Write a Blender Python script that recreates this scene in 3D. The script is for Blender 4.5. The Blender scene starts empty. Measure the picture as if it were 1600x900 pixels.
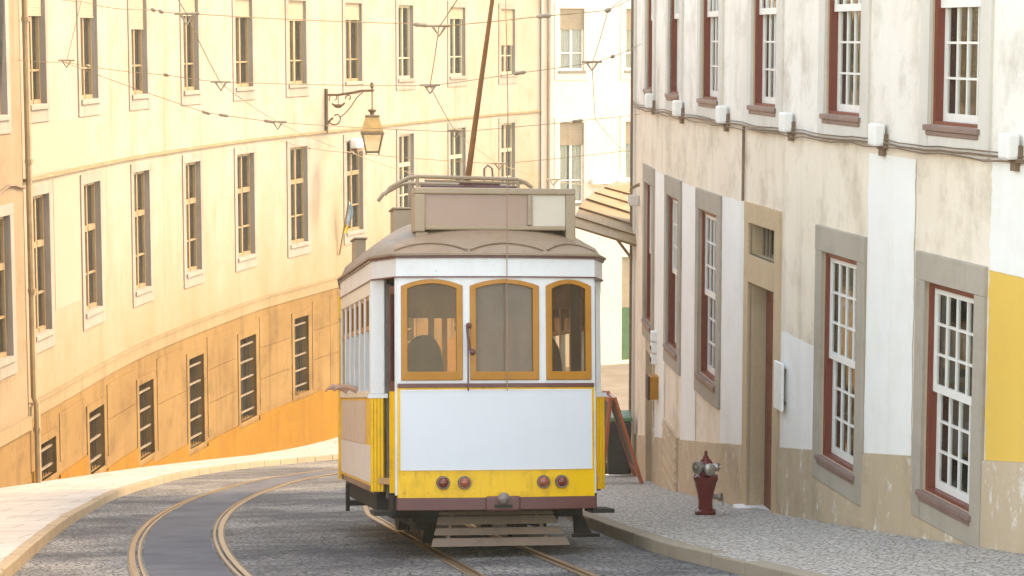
import bpy, bmesh, math, random
from mathutils import Vector, Matrix, noise
random.seed(7)
R = math.radians
sc = bpy.context.scene
COL = sc.collection

# ------------------------------------------------------------------ camera numbers
F, PITCH, EYE = 3500.0, math.atan(390 / 3500.0), 1.65      # focal length in 1600-px pixels, tilt, eye height
AX = R(8.85)                                               # heading of the street, left of the camera axis
GR = 0.16                                                  # gradient of the hill

def ray(x, y):
    u, v = (x - 800) / F, (450 - y) / F
    return Vector((u, math.cos(PITCH) + v * math.sin(PITCH), -math.sin(PITCH) + v * math.cos(PITCH)))

def at(x, y, Y):                                           # point at depth Y along a sight line of the photograph
    d = ray(x, y)
    return Vector((0, 0, EYE)) + d * (Y / d.y)

def sdist(x, y):
    return y * math.cos(AX) - x * math.sin(AX)

S0, SW = 62.3, 5.0
def g(s):                                                  # height of the street along the hill
    if s < S0 - SW: return -GR * s
    if s > S0 + SW: return -GR * S0
    t = (s - (S0 - SW)) / (2 * SW)
    return -GR * (S0 - SW) - GR * 2 * SW * (t - t * t / 2)

def gz(x, y): return g(sdist(x, y))

# ------------------------------------------------------------------ mesh helper
class MB:
    def __init__(self): self.v, self.f, self.m = [], [], []
    def add(self, vs, fs, mi=0):
        o = len(self.v)
        self.v += [Vector(p) for p in vs]
        for f in fs: self.f.append([o + i for i in f]); self.m.append(mi)
    def hexa(self, p, mi=0):                               # p: 4 bottom, 4 top
        self.add(p, [(3, 2, 1, 0), (4, 5, 6, 7), (0, 1, 5, 4), (1, 2, 6, 5), (2, 3, 7, 6), (3, 0, 4, 7)], mi)
    def box(self, x0, x1, y0, y1, z0, z1, mi=0):
        self.hexa([(x0, y0, z0), (x1, y0, z0), (x1, y1, z0), (x0, y1, z0), (x0, y0, z1), (x1, y0, z1), (x1, y1, z1), (x0, y1, z1)], mi)
    def quad(self, a, b, c, d, mi=0): self.add([a, b, c, d], [(0, 1, 2, 3)], mi)
    def tube(self, pts, r, n=6, mi=0, cap=True):
        pts = [Vector(p) for p in pts]
        rs = r if isinstance(r, (list, tuple)) else [r] * len(pts)
        vs, fs = [], []
        up = None
        for i, p in enumerate(pts):
            t = (pts[min(i + 1, len(pts) - 1)] - pts[max(i - 1, 0)])
            t = t.normalized() if t.length > 1e-9 else Vector((0, 0, 1))
            if up is None:
                up = t.orthogonal().normalized()
            up = (up - t * up.dot(t))
            up = up.normalized() if up.length > 1e-6 else t.orthogonal().normalized()
            b = t.cross(up)
            for k in range(n):
                a = 2 * math.pi * k / n
                vs.append(p + (up * math.cos(a) + b * math.sin(a)) * rs[i])
        for i in range(len(pts) - 1):
            for k in range(n):
                fs.append((i * n + k, i * n + (k + 1) % n, (i + 1) * n + (k + 1) % n, (i + 1) * n + k))
        if cap:
            fs.append(tuple(range(n - 1, -1, -1))); fs.append(tuple((len(pts) - 1) * n + k for k in range(n)))
        self.add(vs, fs, mi)
    def lathe(self, prof, c, ax=(0, 0, 1), n=20, mi=0):    # prof: (radius, height)
        ax = Vector(ax).normalized(); e = ax.orthogonal().normalized(); h = ax.cross(e); c = Vector(c)
        vs, fs = [], []
        for r, z in prof:
            for k in range(n):
                a = 2 * math.pi * k / n
                vs.append(c + ax * z + (e * math.cos(a) + h * math.sin(a)) * max(r, 1e-4))
        for i in range(len(prof) - 1):
            for k in range(n):
                fs.append((i * n + k, i * n + (k + 1) % n, (i + 1) * n + (k + 1) % n, (i + 1) * n + k))
        fs.append(tuple(range(n - 1, -1, -1))); fs.append(tuple((len(prof) - 1) * n + k for k in range(n)))
        self.add(vs, fs, mi)
    def grid(self, rows, mi=0):                            # rows of points
        n = len(rows[0]); vs = [p for r in rows for p in r]; fs = []
        for i in range(len(rows) - 1):
            for k in range(n - 1):
                fs.append((i * n + k, i * n + k + 1, (i + 1) * n + k + 1, (i + 1) * n + k))
        self.add(vs, fs, mi)
    def sphere(self, c, rx, ry, rz, n=10, m=7, mi=0):
        c = Vector(c); vs, fs = [], []
        for i in range(m + 1):
            a = math.pi * i / m
            for k in range(n):
                b = 2 * math.pi * k / n
                vs.append(c + Vector((rx * math.sin(a) * math.cos(b), ry * math.sin(a) * math.sin(b), rz * math.cos(a))))
        for i in range(m):
            for k in range(n):
                fs.append((i * n + k, i * n + (k + 1) % n, (i + 1) * n + (k + 1) % n, (i + 1) * n + k))
        self.add(vs, fs, mi)
    def build(self, name, mats, parent=None, local=False, smooth=False, bevel=0, fix=True):
        me = bpy.data.meshes.new(name)
        vs = self.v
        if parent is not None and not local:
            inv = WORLD[parent.name].inverted(); vs = [inv @ p for p in vs]
        me.from_pydata([tuple(p) for p in vs], [], self.f)
        for m in (mats if isinstance(mats, (list, tuple)) else [mats]): me.materials.append(m)
        for p, mi in zip(me.polygons, self.m): p.material_index = mi
        if fix:
            bm = bmesh.new(); bm.from_mesh(me)
            bmesh.ops.remove_doubles(bm, verts=bm.verts, dist=1e-5)
            bmesh.ops.recalc_face_normals(bm, faces=bm.faces)
            bm.to_mesh(me); bm.free()
        o = bpy.data.objects.new(name, me); COL.objects.link(o)
        WORLD[o.name] = Matrix.Identity(4)
        if parent is not None:
            o.parent = parent; WORLD[o.name] = WORLD[parent.name].copy()
        if smooth: 
            for p in me.polygons: p.use_smooth = True
            me.set_sharp_from_angle(angle=R(40))
        if bevel:
            b = o.modifiers.new('bevel', 'BEVEL'); b.width = bevel; b.segments = 2; b.limit_method = 'ANGLE'; b.angle_limit = R(40)
        return o
WORLD = {}

def thing(name, loc, label, cat, group=None, mat=None):
    o = bpy.data.objects.new(name, None); COL.objects.link(o); o.empty_display_size = .2
    M = Matrix.Translation(loc) if mat is None else mat
    o.matrix_world = M; o.location = M.to_translation(); o.rotation_euler = M.to_euler()
    WORLD[o.name] = M.copy()
    o['label'] = label; o['category'] = cat
    if group: o['group'] = group
    return o
def tag(o, label, cat, group=None):
    o['label'] = label; o['category'] = cat
    if group: o['group'] = group
    return o
def struct(o, kind='structure'): o['kind'] = kind; return o

# ------------------------------------------------------------------ materials
def newmat(name):
    m = bpy.data.materials.new(name); m.use_nodes = True
    nt = m.node_tree; b = nt.nodes['Principled BSDF']
    return m, nt, b
def N(nt, t, **kw):
    n = nt.nodes.new(t)
    for k, v in kw.items():
        if k in n.inputs: n.inputs[k].default_value = v
        else: setattr(n, k, v)
    return n
def L(nt, a, b): nt.links.new(a, b)
def rgba(c): return (c[0], c[1], c[2], 1)
def coords(nt, scale=(1, 1, 1)):
    tc = N(nt, 'ShaderNodeTexCoord'); mp = N(nt, 'ShaderNodeMapping'); mp.inputs['Scale'].default_value = scale
    L(nt, tc.outputs['Object'], mp.inputs['Vector']); return mp.outputs['Vector']
def ramp(nt, src, a, b):
    r = N(nt, 'ShaderNodeMapRange'); r.inputs['From Min'].default_value = a; r.inputs['From Max'].default_value = b
    L(nt, src, r.inputs['Value']); return r.outputs['Result']
def mixc(nt, fac, c1, c2):
    m = N(nt, 'ShaderNodeMix', data_type='RGBA')
    if isinstance(fac, (int, float)): m.inputs[0].default_value = fac
    else: L(nt, fac, m.inputs[0])
    for i, c in ((6, c1), (7, c2)):
        if hasattr(c, 'links'): L(nt, c, m.inputs[i])
        else: m.inputs[i].default_value = rgba(c)
    return m.outputs[2]
def nz(nt, vec, scale, detail=5, rough=.6):
    n = N(nt, 'ShaderNodeTexNoise'); n.inputs['Scale'].default_value = scale; n.inputs['Detail'].default_value = detail
    n.inputs['Roughness'].default_value = rough; L(nt, vec, n.inputs['Vector']); return n.outputs['Fac']
def bump(nt, b, src, strength=.3, dist=.02):
    n = N(nt, 'ShaderNodeBump'); n.inputs['Strength'].default_value = strength; n.inputs['Distance'].default_value = dist
    L(nt, src, n.inputs['Height']); L(nt, n.outputs['Normal'], b.inputs['Normal'])

def plain(name, c, rough=.6, var=.12, scale=6, metal=0, spec=.4):
    m, nt, b = newmat(name); v = coords(nt)
    f = ramp(nt, nz(nt, v, scale), .3, .7)
    col = mixc(nt, f, [x * (1 - var) for x in c], [min(1, x * (1 + var)) for x in c])
    L(nt, col, b.inputs['Base Color']); b.inputs['Roughness'].default_value = rough; b.inputs['Metallic'].default_value = metal
    b.inputs['Specular IOR Level'].default_value = spec
    return m
def plaster(name, c1, c2, stain, amount=.5, streak=.5, rough=.9, fine=.25):
    """painted render: two tones in large clouds, vertical streaks and blotches of a stain colour, fine grain"""
    m, nt, b = newmat(name); v = coords(nt); vs = coords(nt, (1.6, 1.6, .16))
    f1 = ramp(nt, nz(nt, v, .55, 4), .35, .65)
    col = mixc(nt, f1, c1, c2)
    st = ramp(nt, nz(nt, vs, 1.7, 6, .65), .52, .8)
    bl = ramp(nt, nz(nt, v, 1.3, 7, .7), .5, .78)
    mu = N(nt, 'ShaderNodeMath', operation='MULTIPLY'); L(nt, st, mu.inputs[0]); mu.inputs[1].default_value = streak
    col = mixc(nt, mu.outputs[0], col, stain)
    mu2 = N(nt, 'ShaderNodeMath', operation='MULTIPLY'); L(nt, bl, mu2.inputs[0]); mu2.inputs[1].default_value = amount
    col = mixc(nt, mu2.outputs[0], col, stain)
    fg = nz(nt, v, 26, 6, .75)
    ff = ramp(nt, fg, .35, .65)
    mu3 = N(nt, 'ShaderNodeMath', operation='MULTIPLY'); L(nt, ff, mu3.inputs[0]); mu3.inputs[1].default_value = fine
    col = mixc(nt, mu3.outputs[0], col, [x * .8 for x in c1])
    L(nt, col, b.inputs['Base Color']); b.inputs['Roughness'].default_value = rough; b.inputs['Specular IOR Level'].default_value = .2
    bump(nt, b, fg, .25, .01)
    return m
def cobble(name, c1, c2, joint, scale, light=None, lamt=0.5, rough=.75):
    m, nt, b = newmat(name); v = coords(nt)
    wob = N(nt, 'ShaderNodeTexNoise'); wob.inputs['Scale'].default_value = 3; L(nt, v, wob.inputs['Vector'])
    va = N(nt, 'ShaderNodeVectorMath', operation='SCALE'); va.inputs['Scale'].default_value = .08; L(nt, wob.outputs['Color'], va.inputs[0])
    vb = N(nt, 'ShaderNodeVectorMath', operation='ADD'); L(nt, v, vb.inputs[0]); L(nt, va.outputs[0], vb.inputs[1])
    vo = N(nt, 'ShaderNodeTexVoronoi', feature='DISTANCE_TO_EDGE'); vo.inputs['Scale'].default_value = scale; L(nt, vb.outputs[0], vo.inputs['Vector'])
    vc = N(nt, 'ShaderNodeTexVoronoi', feature='F1'); vc.inputs['Scale'].default_value = scale; L(nt, vb.outputs[0], vc.inputs['Vector'])
    sep = N(nt, 'ShaderNodeSeparateColor'); L(nt, vc.outputs['Color'], sep.inputs[0])
    col = mixc(nt, sep.outputs[0], c1, c2)
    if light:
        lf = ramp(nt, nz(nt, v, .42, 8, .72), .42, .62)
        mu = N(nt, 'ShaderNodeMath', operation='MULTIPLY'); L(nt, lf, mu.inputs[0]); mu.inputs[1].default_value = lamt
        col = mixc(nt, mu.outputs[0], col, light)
    gf = ramp(nt, vo.outputs['Distance'], .02, .13)
    dirt = nz(nt, v, 30, 5, .7)
    col = mixc(nt, gf, joint, col)
    dm = ramp(nt, dirt, .3, .75)
    mu = N(nt, 'ShaderNodeMath', operation='MULTIPLY'); L(nt, dm, mu.inputs[0]); mu.inputs[1].default_value = .35
    col = mixc(nt, mu.outputs[0], col, [x * .55 for x in c1])
    L(nt, col, b.inputs['Base Color']); b.inputs['Roughness'].default_value = rough; b.inputs['Specular IOR Level'].default_value = .15
    ad = N(nt, 'ShaderNodeMath', operation='MULTIPLY_ADD'); L(nt, gf, ad.inputs[0]); ad.inputs[1].default_value = 1; L(nt, dirt, ad.inputs[2])
    bump(nt, b, ad.outputs[0], .7, .025)
    return m
def painted(name, c, dirt=(.25, .18, .1), amt=.35, rough=.45, chips=None, chipamt=.0, scale=2.2):
    m, nt, b = newmat(name); v = coords(nt); vs = coords(nt, (2, 2, .5))
    f = ramp(nt, nz(nt, v, scale, 8, .7), .5, .82)
    f2 = ramp(nt, nz(nt, vs, 5, 6, .7), .52, .85)
    mx = N(nt, 'ShaderNodeMath', operation='MAXIMUM'); L(nt, f, mx.inputs[0]); L(nt, f2, mx.inputs[1])
    mu = N(nt, 'ShaderNodeMath', operation='MULTIPLY'); L(nt, mx.outputs[0], mu.inputs[0]); mu.inputs[1].default_value = amt
    col = mixc(nt, mu.outputs[0], c, dirt)
    if chips:
        cf = ramp(nt, nz(nt, v, 14, 6, .75), .66, .7)
        mu = N(nt, 'ShaderNodeMath', operation='MULTIPLY'); L(nt, cf, mu.inputs[0]); mu.inputs[1].default_value = chipamt
        col = mixc(nt, mu.outputs[0], col, chips)
    L(nt, col, b.inputs['Base Color'])
    rr = N(nt, 'ShaderNodeMapRange'); rr.inputs['To Min'].default_value = rough - .1; rr.inputs['To Max'].default_value = rough + .25
    L(nt, mx.outputs[0], rr.inputs['Value']); L(nt, rr.outputs['Result'], b.inputs['Roughness'])
    bump(nt, b, nz(nt, v, 7, 3), .06, .01)
    return m
def glass(name, tint=(.8, .85, .85), refl=.12, dust=.12, dustc=(.5, .45, .38), floor=0.0, glossc=(1, 1, 1)):
    m, nt, b = newmat(name)
    out = nt.nodes['Material Output']; nt.nodes.remove(b)
    tr = N(nt, 'ShaderNodeBsdfTransparent'); tr.inputs['Color'].default_value = rgba(tint)
    gl = N(nt, 'ShaderNodeBsdfGlossy'); gl.inputs['Roughness'].default_value = .04; gl.inputs['Color'].default_value = rgba(glossc)
    df = N(nt, 'ShaderNodeBsdfDiffuse'); df.inputs['Color'].default_value = rgba(dustc)
    fr = N(nt, 'ShaderNodeFresnel'); fr.inputs['IOR'].default_value = 1.5
    ad = N(nt, 'ShaderNodeMath', operation='ADD'); L(nt, fr.outputs[0], ad.inputs[0]); ad.inputs[1].default_value = refl; ad.use_clamp = True
    v = coords(nt); d = ramp(nt, nz(nt, v, 3, 5, .6), .3, .75)
    mu = N(nt, 'ShaderNodeMath', operation='MULTIPLY'); L(nt, d, mu.inputs[0]); mu.inputs[1].default_value = dust * 2
    fl = N(nt, 'ShaderNodeMath', operation='ADD'); L(nt, mu.outputs[0], fl.inputs[0]); fl.inputs[1].default_value = floor; mu = fl
    m0 = N(nt, 'ShaderNodeMixShader'); L(nt, mu.outputs[0], m0.inputs[0]); L(nt, tr.outputs[0], m0.inputs[1]); L(nt, df.outputs[0], m0.inputs[2])
    m1 = N(nt, 'ShaderNodeMixShader'); L(nt, ad.outputs[0], m1.inputs[0]); L(nt, m0.outputs[0], m1.inputs[1]); L(nt, gl.outputs[0], m1.inputs[2])
    L(nt, m1.outputs[0], out.inputs['Surface'])
    return m
def coursed(name, c1, c2, joint, stain, axis_scale=1.0):
    """ashlar base: tone clouds, streaks, thin horizontal courses"""
    m = plaster(name, c1, c2, stain, .45, .75)
    return m

MAT = {}
def setup_materials():
    M = MAT
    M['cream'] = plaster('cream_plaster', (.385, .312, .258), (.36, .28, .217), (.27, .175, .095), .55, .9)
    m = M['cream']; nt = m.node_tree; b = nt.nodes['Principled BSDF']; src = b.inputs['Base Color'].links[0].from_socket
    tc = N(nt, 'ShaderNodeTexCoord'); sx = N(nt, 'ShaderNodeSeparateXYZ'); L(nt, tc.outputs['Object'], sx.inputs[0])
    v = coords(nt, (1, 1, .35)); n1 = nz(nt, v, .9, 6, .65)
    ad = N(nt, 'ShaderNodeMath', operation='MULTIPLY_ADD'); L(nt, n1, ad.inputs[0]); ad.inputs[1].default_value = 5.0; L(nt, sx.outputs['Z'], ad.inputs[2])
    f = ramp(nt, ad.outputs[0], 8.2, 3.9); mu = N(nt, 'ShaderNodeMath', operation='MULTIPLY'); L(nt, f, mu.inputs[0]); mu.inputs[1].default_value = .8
    L(nt, mixc(nt, mu.outputs[0], src, (.275, .165, .075)), b.inputs['Base Color'])  # ochre weathering towards the foot, with the wall's shading worked into the colour
    M['tan_stone'] = plaster('tan_stone', (.27, .155, .062), (.20, .108, .04), (.085, .042, .016), .95, 1.0, fine=.4)
    M['band'] = plaster('band_stone', (.30, .21, .125), (.26, .175, .10), (.15, .088, .04), .6, .7)
    M['orange'] = plaster('orange_plinth', (.28, .125, .014), (.23, .098, .012), (.13, .055, .012), .6, .7)
    M['pale_stone'] = plaster('pale_stone', (.33, .275, .24), (.29, .24, .20), (.20, .145, .10), .55, .6)
    M['patch_cream'] = plaster('fresh_cream_patch', (.37, .28, .22), (.37, .278, .215), (.34, .25, .18), .1, .1)
    M['far'] = plaster('far_plaster', (.78, .69, .57), (.76, .66, .54), (.62, .50, .34), .2, .3)
    M['neighbour'] = plaster('ochre_plaster', (.30, .215, .14), (.26, .18, .11), (.16, .095, .05), .5, .8)
    M['grey_plaster'] = plaster('grey_white_plaster', (.88, .82, .75), (.79, .715, .63), (.42, .34, .26), .9, .5)
    M['beige_plaster'] = plaster('beige_plaster', (.90, .775, .64), (.82, .685, .54), (.42, .31, .20), .85, .45)
    M['white_patch'] = plaster('white_patch', (.90, .87, .825), (.86, .83, .78), (.66, .58, .48), .4, .45, fine=.15)
    M['yellow_patch'] = plaster('yellow_patch', (.86, .53, .12), (.82, .49, .10), (.7, .42, .12), .25, .3, fine=.12)
    M['brown_stone'] = plaster('brown_granite', (.49, .42, .345), (.41, .34, .265), (.24, .185, .135), .8, .5, fine=.7)
    M['plinth'] = plaster('plinth_stone', (.64, .485, .34), (.54, .40, .27), (.32, .225, .145), .95, .35, fine=.6)
    m = M['plinth']; nt = m.node_tree; b = nt.nodes['Principled BSDF']; src = b.inputs['Base Color'].links[0].from_socket
    v = coords(nt, (1, 1, .6)); f1 = ramp(nt, nz(nt, v, 3.2, 9, .8), .565, .61); f2 = ramp(nt, nz(nt, v, .5, 3), .38, .55)
    mu = N(nt, 'ShaderNodeMath', operation='MULTIPLY'); L(nt, f1, mu.inputs[0]); L(nt, f2, mu.inputs[1])
    L(nt, mixc(nt, mu.outputs[0], src, (.74, .68, .60)), b.inputs['Base Color'])
    M['grey_stone'] = plaster('grey_granite', (.72, .66, .59), (.66, .60, .53), (.46, .38, .30), .35, .4, fine=.35)
    M['door_stone'] = plaster('door_granite', (.68, .49, .31), (.58, .41, .25), (.34, .23, .14), .7, .4, fine=.8)
    M['red_wood'] = painted('red_timber', (.20, .035, .02), (.12, .05, .03), .4, .5)
    M['sillwood'] = painted('weathered_sill', (.24, .14, .115), (.12, .085, .07), .6, .6)
    M['white_wood'] = painted('white_timber', (.80, .77, .72), (.5, .4, .3), .25, .5)
    M['brown_wood'] = painted('tan_timber', (.27, .175, .09), (.16, .095, .045), .5, .6)
    M['hazed_wood'] = painted('hazed_timber', (.44, .36, .24), (.3, .22, .13), .4, .6)  # paler timber copy for the farthest windows; haze put into the colour
    M['curtain'] = plain('curtain', (.88, .82, .70), .9, .1, 3)
    M['beige_curtain'] = plain('beige_curtain', (.62, .48, .32), .9, .2, 3)
    M['shutter_or_dark_sheet'] = plain('roller_shutter', (.36, .265, .18), .7, .1, 5)
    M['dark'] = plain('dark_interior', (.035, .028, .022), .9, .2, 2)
    M['room'] = plain('dim_room', (.16, .12, .09), .9, .3, 1)
    M['iron'] = plain('dark_iron', (.05, .035, .025), .6, .3, 5)
    M['bar'] = plain('weathered_bars', (.20, .145, .10), .7, .25, 5)
    M['glass'] = glass('window_glass', (.93, .94, .92), .06, .03)
    M['tram_glass'] = glass('tram_glass', (.86, .78, .69), .0, .07, (.24, .165, .115), .04, (.62, .48, .38))
    M['dusty_glass'] = glass('dusty_glass', (.6, .5, .42), .0, .10, (.20, .15, .12), .55, (.62, .5, .42))
    M['zinc'] = plain('painted_pipe', (.27, .18, .095), .65, .25, 3)
    M['cable'] = plain('cable_rubber', (.20, .125, .08), .7, .2, 8)
    M['wire'] = plain('copper_wire', (.33, .21, .11), .5, .2, 8)
    M['insul'] = plain('insulator', (.34, .25, .17), .5, .3, 8)
    M['roofing'] = plain('roof_tile', (.42, .2, .1), .9, .2, 2)
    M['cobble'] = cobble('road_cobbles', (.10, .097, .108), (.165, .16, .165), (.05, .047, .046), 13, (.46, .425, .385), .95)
    M['calcada'] = cobble('pavement_cobbles', (.50, .45, .405), (.74, .68, .62), (.2, .17, .14), 15, (.66, .60, .54), .3)
    M['asphalt'] = None
    M['slab'] = plaster('pavement_slab', (.47, .435, .405), (.40, .37, .345), (.26, .235, .21), .7, .0, fine=.5)
    m = M['slab']; nt = m.node_tree; b = nt.nodes['Principled BSDF']; src = b.inputs['Base Color'].links[0].from_socket
    br = N(nt, 'ShaderNodeTexBrick'); br.inputs['Scale'].default_value = 1; br.inputs['Mortar Size'].default_value = .012; br.inputs['Brick Width'].default_value = 1.1; br.inputs['Row Height'].default_value = .7
    br.inputs['Color1'].default_value = (1, 1, 1, 1); br.inputs['Color2'].default_value = (.86, .85, .84, 1); br.inputs['Mortar'].default_value = (.45, .42, .4, 1)
    L(nt, coords(nt), br.inputs['Vector']); mx = N(nt, 'ShaderNodeMix', data_type='RGBA', blend_type='MULTIPLY'); mx.inputs[0].default_value = .9
    L(nt, src, mx.inputs[6]); L(nt, br.outputs['Color'], mx.inputs[7]); L(nt, mx.outputs[2], b.inputs['Base Color'])
    M['kerb'] = plaster('kerb_stone', (.35, .265, .18), (.29, .215, .145), (.17, .125, .085), .5, .0, fine=.6)
    M['kerb_grey'] = plaster('kerb_grey', (.36, .29, .22), (.30, .24, .18), (.2, .16, .12), .5, .0, fine=.5)
    M['ground'] = plain('earth', (.2, .17, .14), .9, .2, 1)
    m, nt, b = newmat('asphalt'); v = coords(nt)
    f = ramp(nt, nz(nt, v, .9, 9, .75), .36, .64); fg = nz(nt, v, 70, 4, .8)
    col = mixc(nt, f, (.072, .073, .088), (.14, .138, .15)); c2 = ramp(nt, fg, .45, .75)
    mu = N(nt, 'ShaderNodeMath', operation='MULTIPLY'); L(nt, c2, mu.inputs[0]); mu.inputs[1].default_value = .5
    col = mixc(nt, mu.outputs[0], col, (.10, .10, .105)); L(nt, col, b.inputs['Base Color']); b.inputs['Roughness'].default_value = .8; b.inputs['Specular IOR Level'].default_value = .15
    bump(nt, b, fg, .5, .01); M['asphalt'] = m
    M['rail'] = plain('worn_rail', (.30, .205, .125), .36, .25, 9, metal=.8)
    M['railbed'] = plain('rail_concrete', (.20, .135, .08), .8, .3, 7)
    M['groove'] = plain('rail_groove', (.03, .025, .02), .8, .2, 7)
    # tram
    M['yellow'] = painted('yellow_enamel', (.90, .47, .003), (.34, .13, .012), .85, .42, (.2, .1, .05), .9)
    M['ad'] = painted('pale_board', (.65, .655, .68), (.52, .51, .5), .25, .55)
    M['adside'] = painted('pale_side_board', (.72, .66, .62), (.6, .5, .44), .2, .45)
    M['adside2'] = painted('pink_side_board', (.58, .44, .37), (.5, .38, .3), .2, .45)
    M['white'] = painted('white_enamel', (.70, .69, .68), (.46, .34, .24), .32, .4, (.3, .17, .08), .6)
    M['cream_paint'] = painted('cream_enamel', (.74, .66, .55), (.5, .36, .22), .3, .4)
    M['maroon'] = painted('maroon_enamel', (.135, .036, .032), (.085, .05, .04), .55, .42)
    M['tramroof'] = painted('tram_roof', (.285, .19, .125), (.15, .092, .055), .55, .7)
    M['boxpaint'] = painted('sign_box', (.33, .235, .15), (.2, .13, .075), .4, .55)
    M['boxpanel'] = painted('blank_panel_brown', (.36, .225, .165), (.33, .21, .15), .2, .5)
    M['boxpanel2'] = painted('blank_panel_cream', (.58, .49, .39), (.46, .36, .27), .25, .5)
    M['teak'] = painted('orange_timber', (.45, .165, .006), (.24, .075, .004), .55, .45)
    M['under'] = plain('underframe', (.016, .012, .010), .8, .35, 6)
    M['steel'] = plain('tyre_steel', (.045, .034, .028), .5, .3, 6, metal=.4)
    M['oldwood'] = painted('bare_slats', (.19, .12, .08), (.08, .05, .034), .6, .65)
    M['lens'] = plain('red_lens', (.20, .028, .014), .2, .2, 20, spec=.6)
    M['lens2'] = plain('amber_lens', (.38, .085, .04), .2, .3, 20, spec=.6)
    M['chrome'] = plain('lamp_rim', (.22, .17, .15), .45, .3, 9, metal=.6)
    M['seat'] = plain('seat_leather', (.075, .06, .055), .55, .3, 5)
    M['wallwood'] = plain('interior_wood', (.52, .30, .15), .5, .25, 3)
    M['pole'] = plain('trolley_pole', (.34, .16, .07), .5, .2, 4)
    M['postgrey'] = plain('worn_grey_post', (.16, .13, .11), .6, .25, 6)
    M['rope'] = plain('rope', (.32, .20, .14), .8, .2, 9)
    # street furniture
    M['hydrant'] = painted('hydrant_red', (.17, .009, .008), (.07, .018, .012), .6, .4, (.3, .25, .2), .6, scale=6)
    M['cap'] = plain('dull_metal', (.42, .38, .33), .4, .3, 12, metal=.8)
    M['plastic'] = plain('dark_bin', (.045, .038, .033), .5, .2, 6)
    M['green'] = plain('dark_green', (.06, .14, .06), .5, .2, 6)
    M['board'] = painted('red_frame', (.42, .10, .04), (.35, .2, .1), .4, .5, (.5, .35, .2), .5)
    M['canopy'] = painted('plank_canopy', (.38, .255, .15), (.2, .125, .065), .6, .7)
    M['lampiron'] = plain('lamp_iron', (.13, .08, .04), .5, .3, 6)
    M['lampglass'] = glass('lamp_glass', (.93, .88, .74), .05, .2, (.7, .6, .4))
    M['lamptop'] = plain('lamp_copper', (.42, .24, .08), .4, .2, 6, metal=.3)
    M['floodwhite'] = plain('white_housing', (.80, .78, .74), .5, .06, 6)
    M['skin'] = plain('skin', (.48, .26, .17), .5, .08, 6)
    M['shirt'] = plain('white_shirt', (.72, .70, .68), .8, .08, 6)
    M['shirt2'] = plain('rust_shirt', (.5, .2, .1), .8, .1, 6)
    M['hair'] = plain('dark_hair', (.05, .03, .02), .7, .2, 10)
    M['flagblue'] = plain('blue_cloth', (.35, .46, .52), .8, .1, 6)
    M['flagyellow'] = plain('yellow_cloth', (.75, .5, .08), .8, .1, 6)
setup_materials()
M = MAT

# ------------------------------------------------------------------ ground, road, pavements, kerbs
def resample(pts, step):
    pts = [Vector((p[0], p[1], 0)) for p in pts]
    # Catmull-Rom
    dense = []
    P = [pts[0] * 2 - pts[1]] + pts + [pts[-1] * 2 - pts[-2]]
    for i in range(1, len(P) - 2):
        a, b, c, d = P[i - 1], P[i], P[i + 1], P[i + 2]
        for k in range(24):
            t = k / 24
            dense.append(.5 * ((2 * b) + (c - a) * t + (2 * a - 5 * b + 4 * c - d) * t * t + (3 * b - a - 3 * c + d) * t ** 3))
    dense.append(pts[-1])
    ln = [0]
    for i in range(1, len(dense)): ln.append(ln[-1] + (dense[i] - dense[i - 1]).length)
    n = max(2, int(ln[-1] / step)); out = []; j = 0
    for i in range(n + 1):
        s = ln[-1] * i / n
        while j < len(ln) - 2 and ln[j + 1] < s: j += 1
        t = (s - ln[j]) / max(1e-9, ln[j + 1] - ln[j])
        out.append(dense[j].lerp(dense[j + 1], t))
    return out
def offset(pl, d):                                         # to the left of the direction of travel for d > 0
    out = []
    for i, p in enumerate(pl):
        t = (pl[min(i + 1, len(pl) - 1)] - pl[max(i - 1, 0)]).normalized()
        out.append(p + Vector((-t.y, t.x, 0)) * d)
    return out
def on(p, h): return Vector((p.x, p.y, gz(p.x, p.y) + h))

KL = [(-.9, -6), (-2.35, 4), (-3.1, 9.2), (-3.9, 14.8), (-4.76, 20.9), (-5.22, 24.2), (-5.75, 28.25), (-6.29, 33.3), (-6.68, 38.2), (-6.72, 45.8), (-5.95, 51.2), (-4.5, 55.6), (-2.6, 60), (.5, 65), (5, 69), (12, 72), (24, 74)]
KR = [(5.6, -6), (4.2, 6), (3.1, 13), (1.98, 18.9), (1.49, 21.26), (.96, 25.4), (.55, 30), (.38, 34), (.6, 38.5), (1.4, 43), (3.2, 48), (6.5, 52.5), (12, 55), (24, 56.5)]
klN = resample(KL, .5); krN = resample(KR, .5)
def reparam(pl, n):
    return [pl[min(len(pl) - 1, int(round(i * (len(pl) - 1) / n)))] for i in range(n + 1)]
NR = 150
kl, kr = reparam(klN, NR), reparam(krN, NR)

gb = MB()
rows = []
for i in range(41):
    y = -40 + i * 6.0
    rows.append([Vector((x, y, g(max(-40, sdist(0, y) - x * math.sin(AX))) - .35)) for x in [-140 + 10 * k for k in range(29)]])
gb.grid(rows); struct(gb.build('ground', M['ground']))
rb = MB()
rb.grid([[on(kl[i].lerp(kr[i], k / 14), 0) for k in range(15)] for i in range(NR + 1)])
struct(rb.build('road', M['cobble'], smooth=True))

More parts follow.
